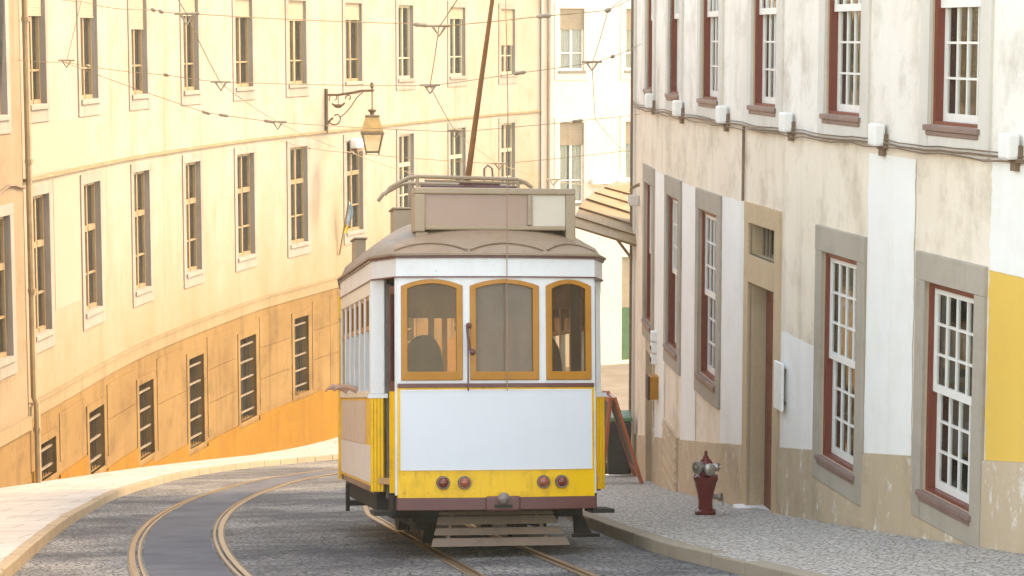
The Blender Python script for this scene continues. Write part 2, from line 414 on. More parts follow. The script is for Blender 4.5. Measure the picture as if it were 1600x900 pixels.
# left building line and right building line -------------------------------------------------
class Wall:
    """vertical facade over a plan curve; s along it, z up, d towards the street"""
    def __init__(self, pts, side, step=.4):
        self.pl = resample(pts, step); self.side = side; self.s = [0]
        for i in range(1, len(self.pl)): self.s.append(self.s[-1] + (self.pl[i] - self.pl[i - 1]).length)
        self.len = self.s[-1]
    def frame(self, s):
        if s <= 0: i = 0
        elif s >= self.len: i = len(self.pl) - 2
        else:
            i = 0; lo, hi = 0, len(self.s) - 1
            while hi - lo > 1:
                m = (lo + hi) // 2
                if self.s[m] <= s: lo = m
                else: hi = m
            i = lo
        a, b = self.pl[i], self.pl[i + 1]; t = (b - a).normalized()
        p = a + t * (s - self.s[i])
        return p, t, Vector((t.y, -t.x, 0)) * self.side     # side=+1: street on the right of travel
    def P(self, s, z, d=0):
        p, t, n = self.frame(s); q = p + n * d
        return Vector((q.x, q.y, z))
    def sY(self, Y):
        for i in range(len(self.pl) - 1):
            a, b = self.pl[i], self.pl[i + 1]
            if a.y <= Y <= b.y: return self.s[i] + (self.s[i + 1] - self.s[i]) * (Y - a.y) / (b.y - a.y)
        return 0 if Y < self.pl[0].y else self.len
    def sX(self, px, z=-3.0, d=0):                                  # arc length seen in image column px
        best = (9e9, 0); k = (px - 800) / F
        n = int(self.len / .05)
        for i in range(n + 1):
            s = self.len * i / n; p = self.P(s, 0, d)
            dep = p.y * math.cos(PITCH) + (EYE - z) * math.sin(PITCH)
            e = abs(p.x / dep - k)
            if e < best[0]: best = (e, s)
        return best[1]
    def slab(self, mb, s0, s1, z0, z1, d0, d1, mi=0, step=1.0):
        n = max(1, int(math.ceil((s1 - s0) / step)))
        for i in range(n):
            a, b = s0 + (s1 - s0) * i / n, s0 + (s1 - s0) * (i + 1) / n
            self.cell(mb, a, b, z0, z1, d0, d1, mi)
    def cell(self, mb, a, b, z0, z1, d0, d1, mi=0, za1=None, zb0=None, zb1=None):
        P = self.P
        za1 = z1 if za1 is None else za1; zb0 = z0 if zb0 is None else zb0; zb1 = z1 if zb1 is None else zb1
        mb.hexa([P(a, z0, d0), P(b, zb0, d0), P(b, zb0, d1), P(a, z0, d1), P(a, za1, d0), P(b, zb1, d0), P(b, zb1, d1), P(a, za1, d1)], mi)
    def facade(self, mb, s0, s1, z0, z1, ops, d=0, reveal=.25, mi=0, rmi=0, step=.8):
        cs = sorted(set([s0, s1] + [round(v, 4) for o in ops for v in o[:2] if s0 < v < s1]))
        S = []
        for a, b in zip(cs[:-1], cs[1:]):
            n = max(1, int(math.ceil((b - a) / step))); S += [a + (b - a) * i / n for i in range(n)]
        S.append(cs[-1])
        Z = sorted(set([z0, z1] + [round(v, 4) for o in ops for v in o[2:4] if z0 < v < z1]))
        for a, b in zip(S[:-1], S[1:]):
            for c, e in zip(Z[:-1], Z[1:]):
                ms, mz = (a + b) / 2, (c + e) / 2
                if any(o[0] < ms < o[1] and o[2] < mz < o[3] for o in ops): continue
                mb.quad(self.P(a, c, d), self.P(b, c, d), self.P(b, e, d), self.P(a, e, d), mi)
        for o in ops:
            a, b, c, e = max(o[0], s0), min(o[1], s1), max(o[2], z0), min(o[3], z1)
            r = o[4] if len(o) > 4 else reveal
            P = self.P
            mb.quad(P(a, c, d), P(a, e, d), P(a, e, d - r), P(a, c, d - r), rmi)
            mb.quad(P(b, c, d), P(b, c, d - r), P(b, e, d - r), P(b, e, d), rmi)
            mb.quad(P(a, e, d), P(b, e, d), P(b, e, d - r), P(a, e, d - r), rmi)
            mb.quad(P(a, c, d), P(a, c, d - r), P(b, c, d - r), P(b, c, d), rmi)
    def shell(self, mb, s0, s1, z0, z1, depth, mi=0):       # back and end walls, so that the house is solid
        n = max(2, int((s1 - s0) / 2)); ss = [s0 + (s1 - s0) * i / n for i in range(n + 1)]
        for a, b in zip(ss[:-1], ss[1:]):
            mb.quad(self.P(a, z0, -depth), self.P(a, z1, -depth), self.P(b, z1, -depth), self.P(b, z0, -depth), mi)
        for s in (s0, s1):
            mb.quad(self.P(s, z0, 0), self.P(s, z1, 0), self.P(s, z1, -depth), self.P(s, z0, -depth), mi)
    def base(self, s): p = self.P(s, 0); return gz(p.x, p.y)

WL = Wall([(-10.4, 14), (-10.2, 20), (-9.95, 28), (-9.5, 36), (-8.93, 42.3), (-8.27, 49.8), (-6.86, 57.45), (-5.82, 61.1), (-4.7, 64.6), (-3.3, 69.2), (-1.84, 73.9), (-.16, 78.4), (1.05, 81.0)], 1)
def XR(Y): return 2.16 - .033 * (Y - 36) + .00575 * (Y - 36) ** 2
WR = Wall([(XR(y), y) for y in [9 + 1.0 * i for i in range(29)] + [38.55]], -1)
WF = Wall([(1.06, 80.9), (2.13, 81.3), (4.4, 82.2), (9, 84.2), (16, 88)], 1)

# pavements
lp = MB(); RW = []
for i in range(NR + 1):
    k = kl[i]; 
    if k.y < 10: w = Vector((-10.6, k.y, 0))
    else:
        s = WL.len * min(1, max(0, (i - 20) / 102.0)); w = None
        # nearest wall point
        best = min(range(0, 260), key=lambda q: (WL.P(WL.len * q / 259, 0) - k).length)
        w = WL.P(WL.len * best / 259, 0, -.06)
    RW.append([on(k.lerp(w, t / 5), .125) for t in range(6)])
    if k.y > 66: break
lp.grid(RW); struct(lp.build('left_pavement', M['slab'], smooth=True))
rp = MB(); RW = []
for i in range(NR + 1):
    k = kr[i]
    if k.y < 9: w = Vector((XR(9) + (9 - k.y) * .3, k.y, 0))
    elif k.y > 38.6: w = Vector((max(k.x + 1.5, 2.4), 38.7 + (k.y - 38.6) * .5, 0))
    else: w = Vector((XR(k.y + .35 * (XR(k.y) - k.x)) + .08, k.y + .35 * (XR(k.y) - k.x), 0))
    if k.y > 38.6 and k.x > 9: break
    if 36 < k.y <= 38.6: w = Vector((w.x + .0, min(w.y, 38.7), 0))
    RW.append([on(k.lerp(w, t / 5), .125) for t in range(6)])
rp.grid(RW); struct(rp.build('right_pavement', M['calcada'], smooth=True))

def kerb(pl, d0, d1, name, mat, ymax=90):
    mb = MB(); rng = random.Random(3)
    a, b = offset(pl, d0), offset(pl, d1)
    i = 0
    while i + 2 < len(pl):
        if pl[i].y > ymax: break
        j = min(len(pl) - 1, i + 2)
        e = .012; h = .13 + rng.uniform(-.006, .006)
        p0, p1 = a[i].lerp(a[j], e), a[j].lerp(a[i], e); q0, q1 = b[i].lerp(b[j], e), b[j].lerp(b[i], e)
        mb.hexa([on(p0, -.1), on(q0, -.1), on(q1, -.1), on(p1, -.1), on(p0, h), on(q0, h), on(q1, h), on(p1, h)])
        i = j
    return struct(mb.build(name, mat, bevel=.015))
kerb(klN, -.02, .11, 'left_kerb', M['kerb'])
kerb(krN, .02, -.16, 'right_kerb', M['kerb_grey'])

# tracks -------------------------------------------------------------------------------------
def rail(c, off, parent, ymin, ymax):
    pl = [p for p in c if ymin <= p.y <= ymax]
    mb = MB()
    prof = [(-.068, .004, 1), (-.045, .006, 0), (.012, .012, 0), (.016, -.012, 2), (.038, -.012, 2), (.042, .010, 0), (.066, .009, 1), (.082, .004, 1)]
    rows = []
    for i in range(len(pl)):
        row = []
        for o, h, m_ in prof:
            t = (pl[min(i + 1, len(pl) - 1)] - pl[max(i - 1, 0)]).normalized(); n = Vector((t.y, -t.x, 0))
            q = pl[i] + n * (off + (o if off < 0 else -o)); row.append(on(q, h + .004))
        rows.append(row)
    for k in range(len(prof) - 1):
        mi = {0: 1, 1: 0, 2: 0, 3: 2, 4: 0, 5: 0, 6: 1}[k]
        mb.grid([[r[k], r[k + 1]] for r in rows], mi)
    return mb.build('rail', [M['rail'], M['railbed'], M['groove']], parent, fix=False)
TL = resample([(1.95, 2), (.5, 7)] + [(-4.72 + .0059 * (y - 37.5) ** 2, y) for y in (12, 16, 20, 24, 28, 32, 36)] + [(-4.68, 40), (-4.5, 43.0), (-3.9, 46.7), (-2.6, 50.6), (0, 55), (4, 59), (12, 63)], .3)
TX, TY = -.13, 21.5
def ax(t): return (TX - .04 - math.sin(AX) * t, TY + math.cos(AX) * t)
TR = resample([(ax(-19)), ax(-12), ax(-6), ax(-2), ax(2), ax(6), (ax(9)[0] + .05, ax(9)[1]), (ax(13)[0] + .5, ax(13)[1]), (-1.0, 40), (.6, 46), (4, 52), (12, 57)], .3)
for c, lab in ((TL, 'pair of curving tram rails in the road on the pavement side of the tram'), (TR, 'straight pair of rails the yellow tram stands on')):
    t = thing('tram_track', on(c[20], 0), lab, 'tram track', 'tram tracks in the street')
    rail(c, -.475, t, 3, 57); rail(c, .475, t, 3, 57)
sb = MB()
pl = [p for p in TL if 3 <= p.y <= 56]
cols = [-.37, -.18, 0, .18, .37]
offs = [offset(pl, -c) for c in cols]
sb.grid([[on(offs[k][i], .005) for k in range(5)] for i in range(len(pl))])
struct(sb.build('road_strip', M['asphalt'], smooth=True))

# ------------------------------------------------------------------ windows
def surround(W, a, b, z0, z1, w, top, apron, parent, mat, d=.035, name='surround'):
    mb = MB()
    W.slab(mb, a - w, a, z0 - apron, z1, -.02, d); W.slab(mb, b, b + w, z0 - apron, z1, -.02, d)
    W.slab(mb, a - w, b + w, z1, z1 + top, -.02, d + .004)
    if apron > 0: W.slab(mb, a, b, z0 - apron, z0, -.02, d)
    return mb.build(name, mat, parent, bevel=.008)

def curtain(W, a, b, z0, z1, parent, mat, rng, d=-.185):
    mb = MB()
    mat = rng.choice([mat, mat, M['beige_curtain'], M['white_patch']])
    if rng.random() < .3: z0 = z0 + (z1 - z0) * rng.uniform(.2, .55)
    wa = rng.uniform(.36, .5) * (b - a); wb = rng.uniform(.36, .5) * (b - a)
    for u0, u1 in ((a, a + wa), (b - wb, b)):
        n = 14; rows = []
        for i in range(n + 1):
            u = u0 + (u1 - u0) * i / n
            dd = d + .02 * math.sin(i * 1.9 + rng.random())
            rows.append([W.P(u, z0, dd), W.P(u, z1, dd)])
        mb.grid(rows)
    return mb.build('curtain', mat, parent, smooth=True)

def back(W, a, b, z0, z1, parent, d, mat='room'):
    mb = MB(); P = W.P; e = .3
    a -= e * 0; b += e * 0
    A = [P(a, z0, -.27), P(b, z0, -.27), P(b, z1, -.27), P(a, z1, -.27)]; B = [P(a, z0, d), P(b, z0, d), P(b, z1, d), P(a, z1, d)]
    for i in range(4):
        j = (i + 1) % 4; mb.quad(A[i], A[j], B[j], B[i])
    mb.quad(*B)
    return mb.build('room_lining', M[mat], parent)

def sash_window(W, a, b, z0, z1, parent, rng, fmat, smat, dep=.02, cols=4, rows=3, blind=None, smatl='brown_stone', sw=.22, stop=.27, apron=.28, opened=0):
    f = MB(); t = .055
    W.slab(f, a, a + t, z0, z1, -.25, -dep); W.slab(f, b - t, b, z0, z1, -.25, -dep)
    W.slab(f, a + t, b - t, z1 - t, z1, -.25, -dep); W.slab(f, a + t, b - t, z0, z0 + .03, -.25, -dep)
    A, B = a + t, b - t; C, D = z0 + .03, z1 - t; mid = C + (D - C) * .5
    def sash(c, e, d0):
        s = .05
        W.slab(f, A, A + s, c, e, d0 - .04, d0, 1); W.slab(f, B - s, B, c, e, d0 - .04, d0, 1)
        W.slab(f, A + s, B - s, c, c + .075, d0 - .04, d0, 1); W.slab(f, A + s, B - s, e - .055, e, d0 - .04, d0, 1)
        for i in range(1, cols):
            u = A + s + (B - A - 2 * s) * i / cols; W.slab(f, u - .011, u + .011, c + .075, e - .055, d0 - .034, d0 - .004, 1)
        for i in range(1, rows):
            v = c + .075 + (e - c - .13) * i / rows; W.slab(f, A + s, B - s, v - .011, v + .011, d0 - .032, d0 - .006, 1)
    sash(mid - .03, D, -.055); sash(C + opened, mid + .03 + opened, -.10)
    w = f.build('window', [M[fmat], M[smat]], parent)
    g_ = MB(); W.slab(g_, A + .03, B - .03, mid, D - .02, -.078, -.074); W.slab(g_, A + .03, B - .03, C + .02 + opened, mid + opened, -.123, -.119)
    g_.build('pane', M['glass'], w)
    s_ = MB(); W.slab(s_, a - .05, b + .05, z0 - .055, z0 - .001, -.2, .065); W.slab(s_, a - .02, b + .02, z0 - .10, z0 - .056, -.0, .048)
    s_.build('sill', M['sillwood'], w, bevel=.006)
    surround(W, a, b, z0 - .10, z1, sw, stop, apron - .1, w, M[smatl])
    curtain(W, a, b, z0, z1, w, M['curtain'], rng)
    if blind: 
        q = MB(); W.slab(q, A, B, blind, z1 - t, -.34, -.325); q.build('blind', M['beige_curtain'], w)
    back(W, a, b, z0, z1, w, -1.4)
    return w

# ------------------------------------------------------------------ right-hand house
rng = random.Random(11)
zR0, zR1 = -7.2, 4.3
house = thing('town_house', (XR(27), 27, gz(XR(27), 27)), 'house with stained beige walls, white and yellow patches and dark red sash windows', 'house')
WINY = [(16.9, 18.0), (19.95, 21.08), (22.92, 24.08), (28.95, 30.17), (31.88, 33.0), (34.88, 36.0)]
gw = []
for y0, y1 in WINY: gw.append((WR.sY(y0), WR.sY(y1), -2.64 if y0 < 22 else -2.86, -.63))
uw = [(WR.sY(y0), WR.sY(y1), .85, 3.1) for y0, y1 in WINY + [(25.95, 27.12)]]
uw += [(WR.sY(y0), WR.sY(y1), .85, 3.1) for y0, y1 in ((10.6, 11.7), (13.7, 14.8))]
dY0, dY1 = WR.sY(25.93), WR.sY(27.15)
fd0, fd1 = WR.sY(34.6), WR.sY(35.55)
door_op = (dY0, dY1, -4.10, -1.29, .25); tr_op = (dY0, dY1, -.96, -.57, .3); fdoor = (fd0, fd1, WR.base(fd1) - .02, -3.3, .2)
mb = MB()
WR.facade(mb, 0, WR.len, .58, zR1, uw, mi=0, rmi=2, reveal=.26)
WR.facade(mb, 0, WR.len, zR0, .58, gw + [door_op, tr_op, fdoor], mi=1, rmi=2, reveal=.26)
WR.shell(mb, 0, WR.len, zR0, zR1, 8, 0)
mb.build('wall', [M['grey_plaster'], M['beige_plaster'], M['door_stone']], house)
rf = MB(); n = 14
for i in range(n):
    a, b = -.1 + (WR.len + .2) * i / n, -.1 + (WR.len + .2) * (i + 1) / n
    rf.hexa([WR.P(a, zR1 + .02, .45), WR.P(b, zR1 + .02, .45), WR.P(b, zR1 + .02, -8.3), WR.P(a, zR1 + .02, -8.3), WR.P(a, zR1 + .2, .45), WR.P(b, zR1 + .2, .45), WR.P(b, zR1 + 1.2, -8.3), WR.P(a, zR1 + 1.2, -8.3)])
rf.build('roof', M['roofing'], house)
for a, b, z0, z1 in gw: sash_window(WR, a, b, z0, z1, house, rng, 'red_wood', 'white_wood')
for a, b, z0, z1 in uw: sash_window(WR, a, b, z0, z1, house, rng, 'red_wood', 'white_wood', smatl='grey_stone', apron=.26, stop=.22)
# plinth following the hill
def plz(s): return -1.99 - .165 * (WR.P(s, 0).y - 19.07)
pm = MB(); s = 0.0; blocks = [(dY0 - .24, dY1 + .24), (fd0 - .14, fd1 + .14)]
cuts = sorted(set([0, WR.len] + [v for b_ in blocks for v in b_] + [v for w in gw for v in (w[0] - .225, w[1] + .225)] + [WR.len * i / 40 for i in range(41)]))
for a, b in zip(cuts[:-1], cuts[1:]):
    m_ = (a + b) / 2
    if any(x < m_ < y for x, y in blocks) or b - a < 1e-4: continue
    za, zb = plz(a), plz(b)
    for w in gw:
        if w[0] - .22 < m_ < w[1] + .22: za = min(za, w[2] - .285); zb = min(zb, w[2] - .285)
    z = min(WR.base(a), WR.base(b)) - .4
    WR.cell(pm, a, b, z, za, -.02, .022, 0, za, z, zb)
pm.build('plinth', M['plinth'], house)
# painted-over patches
def patch(y0, y1, zb, zt, mat, name='painted_patch', d=.006):
    m_ = MB(); a, b = WR.sY(y0), WR.sY(y1); rg = random.Random(int(y0 * 100)); ns = max(4, int((b - a) / .12))
    ea = [noise.noise((y0, k * .45, 1)) * .035 + rg.uniform(-.006, .006) for k in range(40)]
    eb = [noise.noise((y1, k * .45, 5)) * .035 + rg.uniform(-.006, .006) for k in range(40)]
    et = [noise.noise((y0, k * .5, 9)) * .015 + rg.uniform(-.006, .006) for k in range(ns + 1)]
    for dd in (d, -.01):
        rows = []
        for k in range(40):
            row = []
            for q in range(ns + 1):
                u = a + ea[k] + (b + eb[k] - a - ea[k]) * q / ns
                lo = plz(u) + .004 if zb is None else zb + et[q] * .5
                row.append(WR.P(u, lo + (zt + (et[q] if zt < .3 else 0) - lo) * k / 39, dd))
            rows.append(row)
        m_.grid(rows)
    return m_.build(name, mat, house, fix=False)
patch(30.42, 31.63, None, -.37, M['white_patch']); patch(27.40, 28.70, None, -.35, M['white_patch'])
patch(33.26, 34.5, None, -.37, M['white_patch']); patch(24.32, 25.66, None, -1.70, M['white_patch'])
patch(21.40, 22.68, None, .50, M['white_patch']); patch(18.25, 19.70, -.38, .57, M['white_patch'])
o = patch(18.25, 19.70, None, -.383, M['yellow_patch']); o['label'] = 'yellow painted patch'
# door
ds = MB(); W = WR
W.slab(ds, dY0 - .22, dY0, -4.25, -.57, -.02, .03); W.slab(ds, dY1, dY1 + .22, -4.45, -.57, -.02, .03)
W.slab(ds, dY0 - .22, dY1 + .22, -.57, -.33, -.02, .034); W.slab(ds, dY0, dY1, -1.29, -.96, -.04, .032)
dr = MB(); W.slab(dr, dY0 + .02, dY1 - .02, -4.1, -1.3, -.25, -.20)
for k in range(3): W.slab(dr, dY0 + .14, dY1 - .14, -3.95 + k * .9, -3.2 + k * .9, -.202, -.18)
d_ = dr.build('door', M['red_wood'], house, bevel=.012)
x = MB(); x.sphere(WR.P(dY0 + .15, -2.75, -.16), .035, .035, .035); x.build('handle', M['cap'], d_, smooth=True)
ds.build('door_surround', M['door_stone'], d_, bevel=.01)
x = MB(); W.slab(x, dY0 - .1, dY1 + .1, -4.35, -4.07, -.36, .16); x.build('doorstep', M['white_patch'], d_, bevel=.01)
g_ = MB()
for k in range(1, 7):
    u = dY0 + (dY1 - dY0) * k / 7; g_.tube([WR.P(u, -.96, -.12), WR.P(u, -.57, -.12)], .016)
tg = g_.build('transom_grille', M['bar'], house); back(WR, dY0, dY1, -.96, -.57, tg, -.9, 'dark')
x = MB(); W.slab(x, fd0 + .01, fd1 - .01, fdoor[2], -3.31, -.19, -.15); fdo = x.build('door', M['grey_stone'], house)
surround(WR, fd0, fd1, fdoor[2], -3.3, .13, .16, -.02, fdo, M['plinth'], .03)
x = MB(); a, b = WR.sY(31.72), WR.sY(33.1)                   # stone hatch with sloping ribs in the plinth
WR.cell(x, a, b, WR.base(a) - .3, -4.05, .0, .05, 0, -4.05, WR.base(b) - .3, -4.0)
for k in range(6):
    z = -4.2 - k * .17; WR.cell(x, a + .06, b - .06, z - .05, z, .05, .068, 0, z, z + .10, z + .15)
x.build('vent_panel', M['plinth'], house)
x = MB(); p = WR.sY(27.45); x.tube([WR.P(p, -.33, .03), WR.P(p, .58, .03)], .018); x.build('conduit', M['cable'], house)
x = MB(); x.tube([WR.P(WR.len - .12, -6, .05), WR.P(WR.len - .12, 4.2, .05)], .04); x.build('drainpipe', M['cable'], house)
x = MB(); W.slab(x, WR.len - .32, WR.len, -6.2, 4.25, -.02, .045); x.build('corner_pilaster', M['grey_stone'], house, bevel=.01)

# cable and junction boxes along the wall
c = MB(); r2 = random.Random(5)
pts = []; pts2 = []
for i in range(90):
    s = WR.len * i / 89; sag = .03 * math.sin(i * .8) 
    zc = .63 - .0052 * (WR.P(s, 0).y - 19)
    pts.append(WR.P(s, zc + sag * .35 + r2.uniform(-.008, .008), .05)); pts2.append(WR.P(s, zc - .025 - abs(sag) * .6 + r2.uniform(-.008, .008), .06))
c.tube(pts, .012); c.tube(pts2, .008); c.tube([p_ + Vector((0, 0, .035)) for p_ in pts], .007)
tag(c.build('wall_cable', M['cable'], None), 'bundle of dark cables running along the beige wall between the two storeys', 'cable')
JB = [(19.2, .72, 'white junction box on the cable above the yellow painted patch'), (22.25, .69, 'white junction box on the cable above the tallest white painted patch'),
      (25.3, .70, 'white junction box on the cable over the wall just camera-side of the red door'), (28.43, .68, 'white junction box on the cable over the white patch beyond the red door'),
      (31.62, .66, 'white junction box above the white patch between third and fourth lower windows'), (34.75, .68, 'farthest and smallest white junction box on the wall cable')]
jb = None
for Y, z, lab in JB:
    s = WR.sY(Y); p, t, n_ = WR.frame(s)
    Mx = Matrix(((t.x, n_.x, 0, p.x + n_.x * .03), (t.y, n_.y, 0, p.y + n_.y * .03), (0, 0, 1, z), (0, 0, 0, 1)))
    if jb is None:
        jb = thing('junction_box', p, lab, 'junction box', 'white junction boxes on the wall cable', Mx)
        x = MB(); x.box(-.10, .10, .0, .12, -.10, .125); x.build('housing', M['floodwhite'], jb, local=True, bevel=.025)
        x = MB(); x.box(-.10, .10, -.025, .02, -.13, .02); x.box(-.05, .05, -.025, .02, -.2, -.131); x.build('bracket', M['cable'], jb, local=True)
    else:
        o = jb.copy(); COL.objects.link(o); o.matrix_world = Mx; o.location = Mx.to_translation(); o.rotation_euler = Mx.to_euler(); o['label'] = lab
        for ch in list(jb.children):
            k = ch.copy(); COL.objects.link(k); k.parent = o

def wallthing(name, Y, z, label, cat, W=WR):
    s = W.sY(Y); p, t, n_ = W.frame(s)
    return thing(name, p, label, cat, None, Matrix(((t.x, n_.x, 0, p.x), (t.y, n_.y, 0, p.y), (0, 0, 1, z), (0, 0, 0, 1))))
lb = wallthing('letter_box', 34.1, -3.86, 'small dark orange letter box on the wall beside the far grey door', 'letter box')
x = MB(); x.box(-.14, .14, .0, .14, 0, .36); x.build('case', M['teak'], lb, local=True, bevel=.01)
x = MB(); x.box(-.15, .15, .14, .17, -.01, .37); x.build('front_plate', M['iron'], lb, local=True, bevel=.01)
eb = wallthing('meter_box', 34.3, -3.35, 'pale meter boxes stacked above the orange letter box', 'meter box')
x = MB()
for k in range(3): x.box(-.08, .08, 0, .09, k * .18, k * .18 + .15)
x.build('case', M['floodwhite'], eb, local=True, bevel=.012)
x = MB(); x.box(-.05, .05, .09, .1, .03, .1); x.box(-.05, .05, .09, .1, .22, .28); x.build('dial', M['iron'], eb, local=True)
sp = wallthing('notice_plate', 25.52, -2.6, 'white notice plate mounted beside the red door', 'notice')
x = MB(); x.box(-.16, .16, .05, .085, 0, .55); x.build('plate', M['floodwhite'], sp, local=True, bevel=.006)
x = MB(); x.box(-.1, .1, -.0, .05, .06, .1); x.box(-.1, .1, -.0, .05, .44, .48); x.build('bracket', M['cable'], sp, local=True)

# ------------------------------------------------------------------ long house on the left
LT = 4.6
lefth = thing('apartment_building', (-8.6, 46, gz(-8.6, 46)), 'long curved cream and ochre apartment building with tall narrow windows and barred basement openings', 'building')
sp0 = WL.sX(33, -4)
send = WL.len
F1 = [(52, 77), (131, 157), (209, 233), (290, 313), (370, 396), (453, 479), (541, 566), (623, 646), (703, 726), (782, 804)]
shut = [2.1, 2.1, 1.86, 2.2, 2.2, 2.15, 2.2, None, 2.3, 1.42]
w1, w2 = [], []
for a, b in F1:
    w1.append((WL.sX(a, -2.6), WL.sX(b, -2.6), -3.915, -1.29))
    m_ = (w1[-1][0] + w1[-1][1]) / 2; h = .5 * (w1[-1][1] - w1[-1][0])
    w2.append((m_ - h, m_ + h, .42, 2.66))
BW = [(60, 85, 688, 746), (137, 160, 638, 735), (215, 238, 597, 713), (293, 316, 557, 696), (373, 398, 526, 655), (458, 480, 495, 614)]
wb = []
for a, b, t_, u in BW:
    sa, sb_ = WL.sX(a, -7), WL.sX(b, -7); Y = WL.P((sa + sb_) / 2, 0).y
    z0, z1 = at((a + b) / 2, u, Y).z, at((a + b) / 2, t_, Y).z
    wb.append((sa, sb_, max(z0, WL.base((sa + sb_) / 2) + .16), z1))
for k in range(4):                                           # the same rhythm beyond, hidden behind the tram
    m_ = (w1[6 + k][0] + w1[6 + k][1]) / 2; wb.append((m_ - .5, m_ + .5, -8.0, -6.0))
BZ = -5.42
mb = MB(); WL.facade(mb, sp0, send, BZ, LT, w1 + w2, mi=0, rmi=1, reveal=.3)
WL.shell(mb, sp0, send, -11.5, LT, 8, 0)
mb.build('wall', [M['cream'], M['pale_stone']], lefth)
mb = MB(); WL.facade(mb, sp0, send, -11.5, BZ, wb, d=.035, mi=0, rmi=1, reveal=.32)
mb.build('stone_base', [M['tan_stone'], M['tan_stone']], lefth)
mb = MB(); WL.slab(mb, sp0, send, BZ, BZ + .26, -.02, .06); WL.slab(mb, sp0, send, BZ + .262, BZ + .31, -.02, .085); mb.build('cornice_band', M['band'], lefth)
mb = MB(); WL.slab(mb, sp0 + .3, send, -.985, -.925, -.01, .06); mb.build('string_course', M['zinc'], lefth)
# orange plinth with a level top, cut round the openings
mb = MB(); cuts = sorted(set([sp0 + .01, send] + [v for w in wb for v in (w[0] - .2, w[1] + .2)] + [sp0 + (send - sp0) * i / 40 for i in range(1, 40)]))
for a, b in zip(cuts[:-1], cuts[1:]):
    m_ = (a + b) / 2; zt = -8.2
    zb_ = min(WL.base(a), WL.base(b)) - .5
    bays = sorted([sp0] + [(w[0] + w[1]) / 2 for w in wb] + [send]); bk = max(k for k in range(len(bays)) if bays[k] <= m_ + 1e-6); bk = min(bk, len(bays) - 2)
    zt = max(zt, WL.base((bays[bk] + bays[bk + 1]) / 2) + .38) if WL.base((bays[bk] + bays[bk + 1]) / 2) + .2 > zt else zt
    for w in wb:
        if w[0] - .2 < m_ < w[1] + .2: zt = min(zt, w[2] - .15)
    if zt - zb_ > .55: WL.cell(mb, a, b, zb_, zt, .02, .075)
mb.build('plinth', M['orange'], lefth)
# shallow stone courses of the base: raised panels between the openings
mb = MB()
es = sorted(wb); prev = sp0 + .2
for w in es + [(send - .1, send, 0, 0)]:
    a, b = prev + .28, w[0] - .28
    if b - a > .6:
        zc = -5.6
        gl = max(-8.1, WL.base(a) + .45)
        nrow = max(1, int((zc - gl) / .75)); hh = (zc - gl) / nrow
        for k in range(nrow):
            off_ = .5 * (k % 2); nn = max(1, int((b - a) / 1.2))
            for q in range(nn):
                u0, u1 = a + (b - a) * q / nn, a + (b - a) * (q + 1) / nn
                WL.slab(mb, u0 + .012, u1 - .012, gl + k * hh + .012, gl + (k + 1) * hh - .012, .03, .052)
    prev = w[1]
struct(mb.build('stone_facing', M['tan_stone'], lefth), 'stuff')
mb = MB(); WL.slab(mb, WL.sX(44, -.2), WL.sX(131, -.2), -.90, .06, -.004, .008); WL.slab(mb, WL.sX(84, -2), WL.sX(124, -2), -3.6, -1.05, -.004, .008)
mb.build('painted_patch', M['patch_cream'], lefth)
mb = MB(); n = 24
for i in range(n):
    a, b = sp0 + (send - sp0) * i / n, sp0 + (send - sp0) * (i + 1) / n
    mb.hexa([WL.P(a, LT + .02, .5), WL.P(b, LT + .02, .5), WL.P(b, LT + .02, -8.2), WL.P(a, LT + .02, -8.2), WL.P(a, LT + .2, .5), WL.P(b, LT + .2, .5), WL.P(b, LT + 1.6, -8.2), WL.P(a, LT + 1.6, -8.2)])
mb.build('roof', M['roofing'], lefth)

def casement(W, a, b, z0, z1, parent, rng, shutter_or_dark_sheet=None, transom=True, fm='brown_wood', curt='curtain', so='pale_stone', d=0):
    f = MB(); t = .06; m_ = (a + b) / 2
    for u0, u1 in ((a, a + t), (b - t, b), (m_ - .04, m_ + .04)): W.slab(f, u0, u1, z0, z1, d - .18, d - .09)
    bars = [(z0, z0 + .08), (z1 - .07, z1)]
    zt = z0 + (z1 - z0) * .64
    if transom: bars.append((zt - .06, zt + .06))
    for c, e in bars:
        W.slab(f, a + t, m_ - .04, c, e, d - .175, d - .08); W.slab(f, m_ + .04, b - t, c, e, d - .175, d - .08)
    zm = z0 + (zt - z0) * .44
    for u0, u1 in ((a + t, m_ - .04), (m_ + .04, b - t)): W.slab(f, u0, u1, zm - .02, zm + .02, d - .17, d - .10)
    w = f.build('window', M[fm], parent)
    x = MB(); W.slab(x, a + .03, b - .03, z0 + .03, z1 - .03, d - .142, d - .138); x.build('pane', M['glass'], w)
    x = MB(); W.slab(x, a - .06, b + .06, z0 - .1, z0 - .002, d - .18, d + .07); x.build('sill', M['pale_stone'], w, bevel=.008)
    surround(W, a, b, z0 - .1, z1, .2, .2, .24, w, M[so], d + .03)
    curtain(W, a, b, z0, z1, w, M[curt], rng, d - .20)
    if shutter_or_dark_sheet:
        x = MB(); n = int((z1 - shutter_or_dark_sheet) / .055)
        for k in range(n): W.slab(x, a + .005, b - .005, z1 - (k + 1) * .055 + .004, z1 - k * .055, d - .075, d - .05)
        W.slab(x, a + .005, b - .005, z1 - n * .055 - .04, z1 - n * .055, d - .078, d - .045)
        x.build('roller_shutter', M['shutter_or_dark_sheet'], w)
    back(W, a, b, z0, z1, w, d - 1.2)
    return w
for i, w in enumerate(w1): casement(WL, *w, lefth, rng, fm='hazed_wood' if i > 6 else 'brown_wood')
for i, w in enumerate(w2): casement(WL, *w, lefth, rng, shutter_or_dark_sheet=shut[i], transom=False, fm='hazed_wood' if i > 6 else 'brown_wood')
